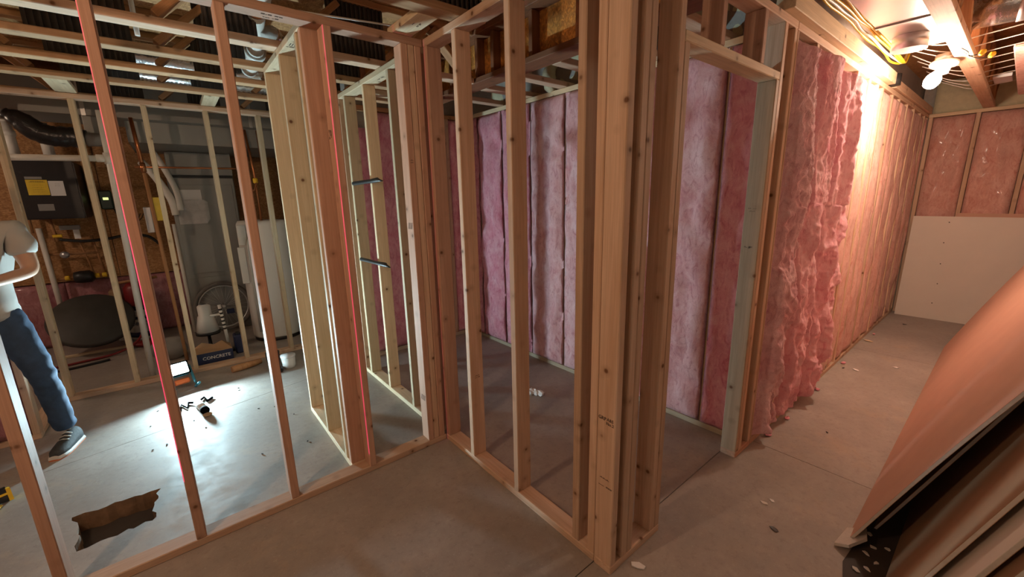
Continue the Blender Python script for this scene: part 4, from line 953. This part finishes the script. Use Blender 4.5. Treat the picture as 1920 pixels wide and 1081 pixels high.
sheet('drywall_sheet', .36, 4.02, -2.150, -2.542, 1.150, 'board_shaded', 'thin edged drywall sheet near the back of the leaning stack', G1)
sheet('drywall_sheet', .33, 3.99, -2.19, -2.572, 1.150, 'board_shaded', 'rearmost drywall sheet of the leaning stack against the low partition', G1)
tag(board('wall_partition', None, .2, 5.0, -2.70, -2.61, 0, TOP, 'x', 'board_face', .002), kind='structure')
# flat dark sheet on the floor under the stack
bm = bmesh.new(); vs = [bm.verts.new(p) for p in ((.82, -1.955, 0), (.96, -1.965, 0), (1.6, -2.0, 0), (1.6, -2.58, 0), (.0, -2.58, 0), (.1, -2.3, 0), (.55, -2.07, 0), (.66, -1.99, 0))]
bm.faces.new(vs); ex = bmesh.ops.extrude_face_region(bm, geom=bm.faces[:]); bmesh.ops.translate(bm, vec=(0, 0, -.003), verts=[v for v in ex['geom'] if isinstance(v, bmesh.types.BMVert)])
tag(from_bm('dark_floor_sheet', bm, M['charcoal'], None, (0, 0, .0035)), 'flat dark sheet under the leaning drywall stack', 'paper')
# sheets against the corridor end wall (lean along x)
def end_sheet(y0, y1, xb, xt, zt, m, label):
    t = empty('drywall_sheet', (xb, y1, 0), label, 'drywall sheet', 'drywall sheets against the corridor end wall')
    a = Vector((xt-xb, 0, zt)); ln = a.length; z = a.normalized(); y = Vector((0, 1, 0)); x = y.cross(z); mt = Matrix((x, y, z)).transposed()
    for nm, o, th, mm in (('face_paper', -.0055, .0015, m), ('core', 0, .0095, 'gypsum'), ('back_paper', .0055, .0015, 'board_back')):
        link(nm, box_mesh(th, y1-y0, ln, M[mm], 0), None, t, Vector((xb, (y0+y1)/2, .001))+a/2+x*o, mt)
    return t
es = end_sheet(-2.62, -1.385, 5.80, 5.872, 1.235, 'board_face', 'pale drywall sheet standing against the corridor end wall')
for z, y in ((1.17, -1.70), (.93, -1.69), (.68, -1.70), (.44, -1.71), (.2, -1.70)):
    lathe('screw_mark', [(0, 0), (.006, 0), (.006, .002), (0, .002)], 'gap', es, (5.80+.072*z/1.235-.0075, y, z), aim((-1, 0, 0)), 8)
end_sheet(-2.70, -1.74, 5.825, 5.892, 1.275, 'board_back', 'brown backed sheet standing taller behind the pale end wall sheet')

# ------------------------------------------------------------------ corridor ceiling: bulb, ducts, cables
t = empty('bare_bulb', (3.05, -1.72, 2.41), 'lit bare bulb in a white porcelain holder beside the corridor truss', 'lamp')
bb = Vector((3.05, -1.72, 2.405)); bd = (Vector((2.86, -1.675, 2.215))-bb).normalized()
bd2 = (bd*.35+Vector((0, 0, -1))).normalized()
lathe('holder', [(0, 0), (.075, 0), (.075, .014), (.06, .022), (.04, .03), (.032, .07), (0, .07)], 'white', t, bb, aim(bd2), 24)
lathe('ceiling_box', [(.05, 0), (.052, 0), (.052, .05), (.05, .05)], 'metal', t, bb+Vector((0, 0, .004)), None, 8)
lathe('bulb', [(0, .071), (.018, .071), (.020, .095), (.03, .122), (.041, .155), (.044, .184), (.038, .213), (.023, .230), (0, .236)], 'bulb', t, bb, aim(bd), 20)
t = empty('panned_duct', (2, -1.63, 2.50), 'silver sheet metal duct under the corridor joists with a round takeoff', 'duct')
for x0, x1, z0 in ((.4, 2.19, 2.502), (2.215, 2.90, 2.506)):
    bm = bmesh.new(); bm_box(bm, x0-2, x1-2, -.132, .135, z0-2.5, .21); from_bm('pan_sheet', bm, M['metal'], t, (2, -1.63, 2.50))
board('seam', t, 2.19, 2.215, -1.764, -1.492, 2.494, 2.70, 'y', 'metal', .001)
lathe('takeoff_collar', [(.08, 0), (.088, 0), (.088, .10), (.08, .10), (.076, .02)], 'metal', t, (2.56, -1.60, 2.425), None, 32)
t = empty('round_duct', (2.9, -1.9, 2.62), 'shiny round silver duct crossing above the corridor truss', 'duct')
bm = bmesh.new(); bm_tube(bm, [(2.70, -1.775, 2.60), (2.72, -2.0, 2.60), (2.74, -2.3, 2.60), (2.78, -2.58, 2.60)], .10, 28); from_bm('pipe', bm, M['foil'], t)
tube('joint_band', [(2.725, -2.02, 2.60), (2.728, -2.06, 2.60)], .104, 'metal', t, 28)
tag(board('insulated_panel', None, 3.05, 5.2, -2.50, -2.02, 2.415, 2.44, 'x', 'pink_tan', .006), 'tan faced panel fixed under the joists beside the round duct', 'panel')
GC = 'cables bundled above the corridor wall'
for k in range(4):
    o = .021*k; q = lambda: R.uniform(-.006, .006)
    pts = [(x, -1.40-o+q(), 2.522+R.uniform(-.004, .016)) for x in (1.28, 1.45, 1.65, 1.85, 2.05, 2.25, 2.5, 2.75, 3.0, 3.25)]+[(3.55, -1.41-o*.4, 2.56), (3.75, -1.40-o*.3, 2.66)]
    tag(tube('yellow_cable', pts, .0075, ('yellow', 'pvc', 'yellow', 'yellow')[k], None, 6, True), '%s cable in the bundle above the corridor wall, %s from the wall' % (('yellow', 'white', 'yellow', 'yellow')[k], ordi[k]), 'cable', GC)
for k in range(9):
    y = -1.54-.02*k; x = 2.8+.25*k
    tag(tube('thin_wire', [(x, -1.47, 2.60), (x-.02, -1.62, 2.50+.01*(k % 3)), (x+.03, -1.755, 2.47), (x+.05, -1.90, 2.49), (x+.02, -2.3, 2.52)], .0035, 'pvc', None, 5, True),
        'thin pale wire strung across the corridor ceiling, %s counted from the viewer' % ordi[k], 'wire', 'thin wires across the corridor ceiling')
for k, (x, y) in enumerate(((2.86, -1.895), (2.98, -1.93))):
    t = empty('wire_connector', (x, y, 2.40), ('yellow wire connector hanging near the truss edge', 'second yellow wire connector on the same loose lead')[k], 'connector', 'yellow wire connectors')
    lathe('cap', [(0, 0), (.012, .004), (.016, .03), (.008, .045), (0, .045)], 'yellow', t, (x, y, 2.38), aim((.6, -.3, .5)), 10)
    tube('lead', [(x, y, 2.385), (x-.06, y+.04, 2.37), (x-.12, -1.85, 2.385), (x-.14, -1.82, 2.41)], .003, 'black', t, 5, True)
tag(board('strip_lamp_tray', None, 4.4, 4.7, -1.99, -1.88, 2.47, 2.50, 'y', 'metal', .003), 'small bright metal tray lying between joists near the end wall', 'tray')
tag(tube('black_fitting', [(3.70, -1.36, 2.42), (3.70, -1.36, 2.51)], .045, 'black', None, 12), 'dark plastic fitting on the corridor edge joist', 'fitting')

# ------------------------------------------------------------------ scraps on the floor
def scrap(kind, x, y, sz, m, label, group, z=.0):
    bm = bmesh.new(); n = R.randint(5, 7); vs = []
    for k in range(n):
        a = 2*PI*k/n+R.uniform(-.3, .3); r_ = sz*R.uniform(.5, 1); vs.append(bm.verts.new((r_*math.cos(a), r_*.6*math.sin(a), R.uniform(0, .15)*sz)))
    bm.faces.new(vs); ex = bmesh.ops.extrude_face_region(bm, geom=bm.faces[:]); bmesh.ops.translate(bm, vec=(0, 0, max(.003, sz*.12)), verts=[v for v in ex['geom'] if isinstance(v, bmesh.types.BMVert)])
    tag(from_bm(kind, bm, M[m], None, (x, y, z+.0005), Matrix.Rotation(R.uniform(0, 6), 3, 'Z')), label, 'scrap', group)
scrap('paper_scrap', .128, -1.395, .035, 'paper', 'torn white paper scrap at the foot of the post pack', 'scraps on the floor')
for k in range(7):
    scrap('drywall_crumb', .80+.05*k+R.uniform(-.02, .02), -2.00-.03*(k % 3)+R.uniform(-.015, .015), .018, 'gypsum', 'drywall crumb on the dark sheet below the crushed sheet corner', 'drywall crumbs', .0035)
for x, y, s_, m, lb in ((4.30, -1.40, .05, 'wood_pale', 'pale curled wood sliver beside the corridor wall plate'), (3.30, -1.50, .035, 'paper', 'white scrap near the corridor wall plate'), (3.28, -1.415, .02, 'black', 'small black scrap near the corridor wall plate'),
                        (.94, -1.60, .02, 'pvc', 'pale chip on the open slab before the doorway'), (.99, -1.62, .018, 'paper', 'round pale chip beside another on the slab before the doorway'), (.79, -1.70, .025, 'black', 'small dark scrap on the slab before the doorway'),
                        (3.62, -1.72, .03, 'paper', 'flat white chip mid corridor'), (1.95, -1.62, .012, 'black', 'tiny black nut on the corridor slab'), (5.3, -1.55, .03, 'gap', 'dark scrap near the pale end sheet')):
    scrap('floor_scrap', x, y, s_, m, lb, 'scraps on the floor')
t = empty('crumpled_wrapper', (.85, .07, 0), 'crumpled pinkish white wrapper on the inner room floor', 'scrap')
for q in range(3):
    bm = bmesh.new(); bmesh.ops.create_icosphere(bm, subdivisions=2, radius=.03)
    for v in bm.verts: v.co = Vector((v.co.x*.8, v.co.y*1.2, v.co.z*.8))*(1+.6*noise.noise(v.co*60+Vector((q, 0, 0))))
    from_bm('fold', bm, M['paper'], t, (.84+.02*q, .10-.04*q, .026))
for k in range(16):
    x, y = R.uniform(-1.6, -.7), R.uniform(.3, 2.0)
    if -1.9 < x < -1.45 and y < .75: y += .6
    scrap('wood_chip', x, y, .010, 'gap', 'tiny dark wood chip on the lit slab of the utility side', 'wood chips on the lit slab')
for k, x in enumerate((1.62, 1.95, 2.6, 3.4, 4.6)):
    bm = bmesh.new(); bmesh.ops.create_icosphere(bm, subdivisions=2, radius=R.uniform(.012, .02))
    for v in bm.verts: v.co = Vector((v.co.x*1.7, v.co.y, v.co.z*.5))*(1+.8*noise.noise(v.co*50+Vector((k, 0, 0))))
    tag(from_bm('insulation_tuft', bm, M['pink'], None, (x, -L-.03-R.random()*.03, .012)), 'pink insulation tuft fallen along the corridor wall plate, %s from the doorway' % ordi[k], 'tuft', 'pink tufts by the corridor wall')
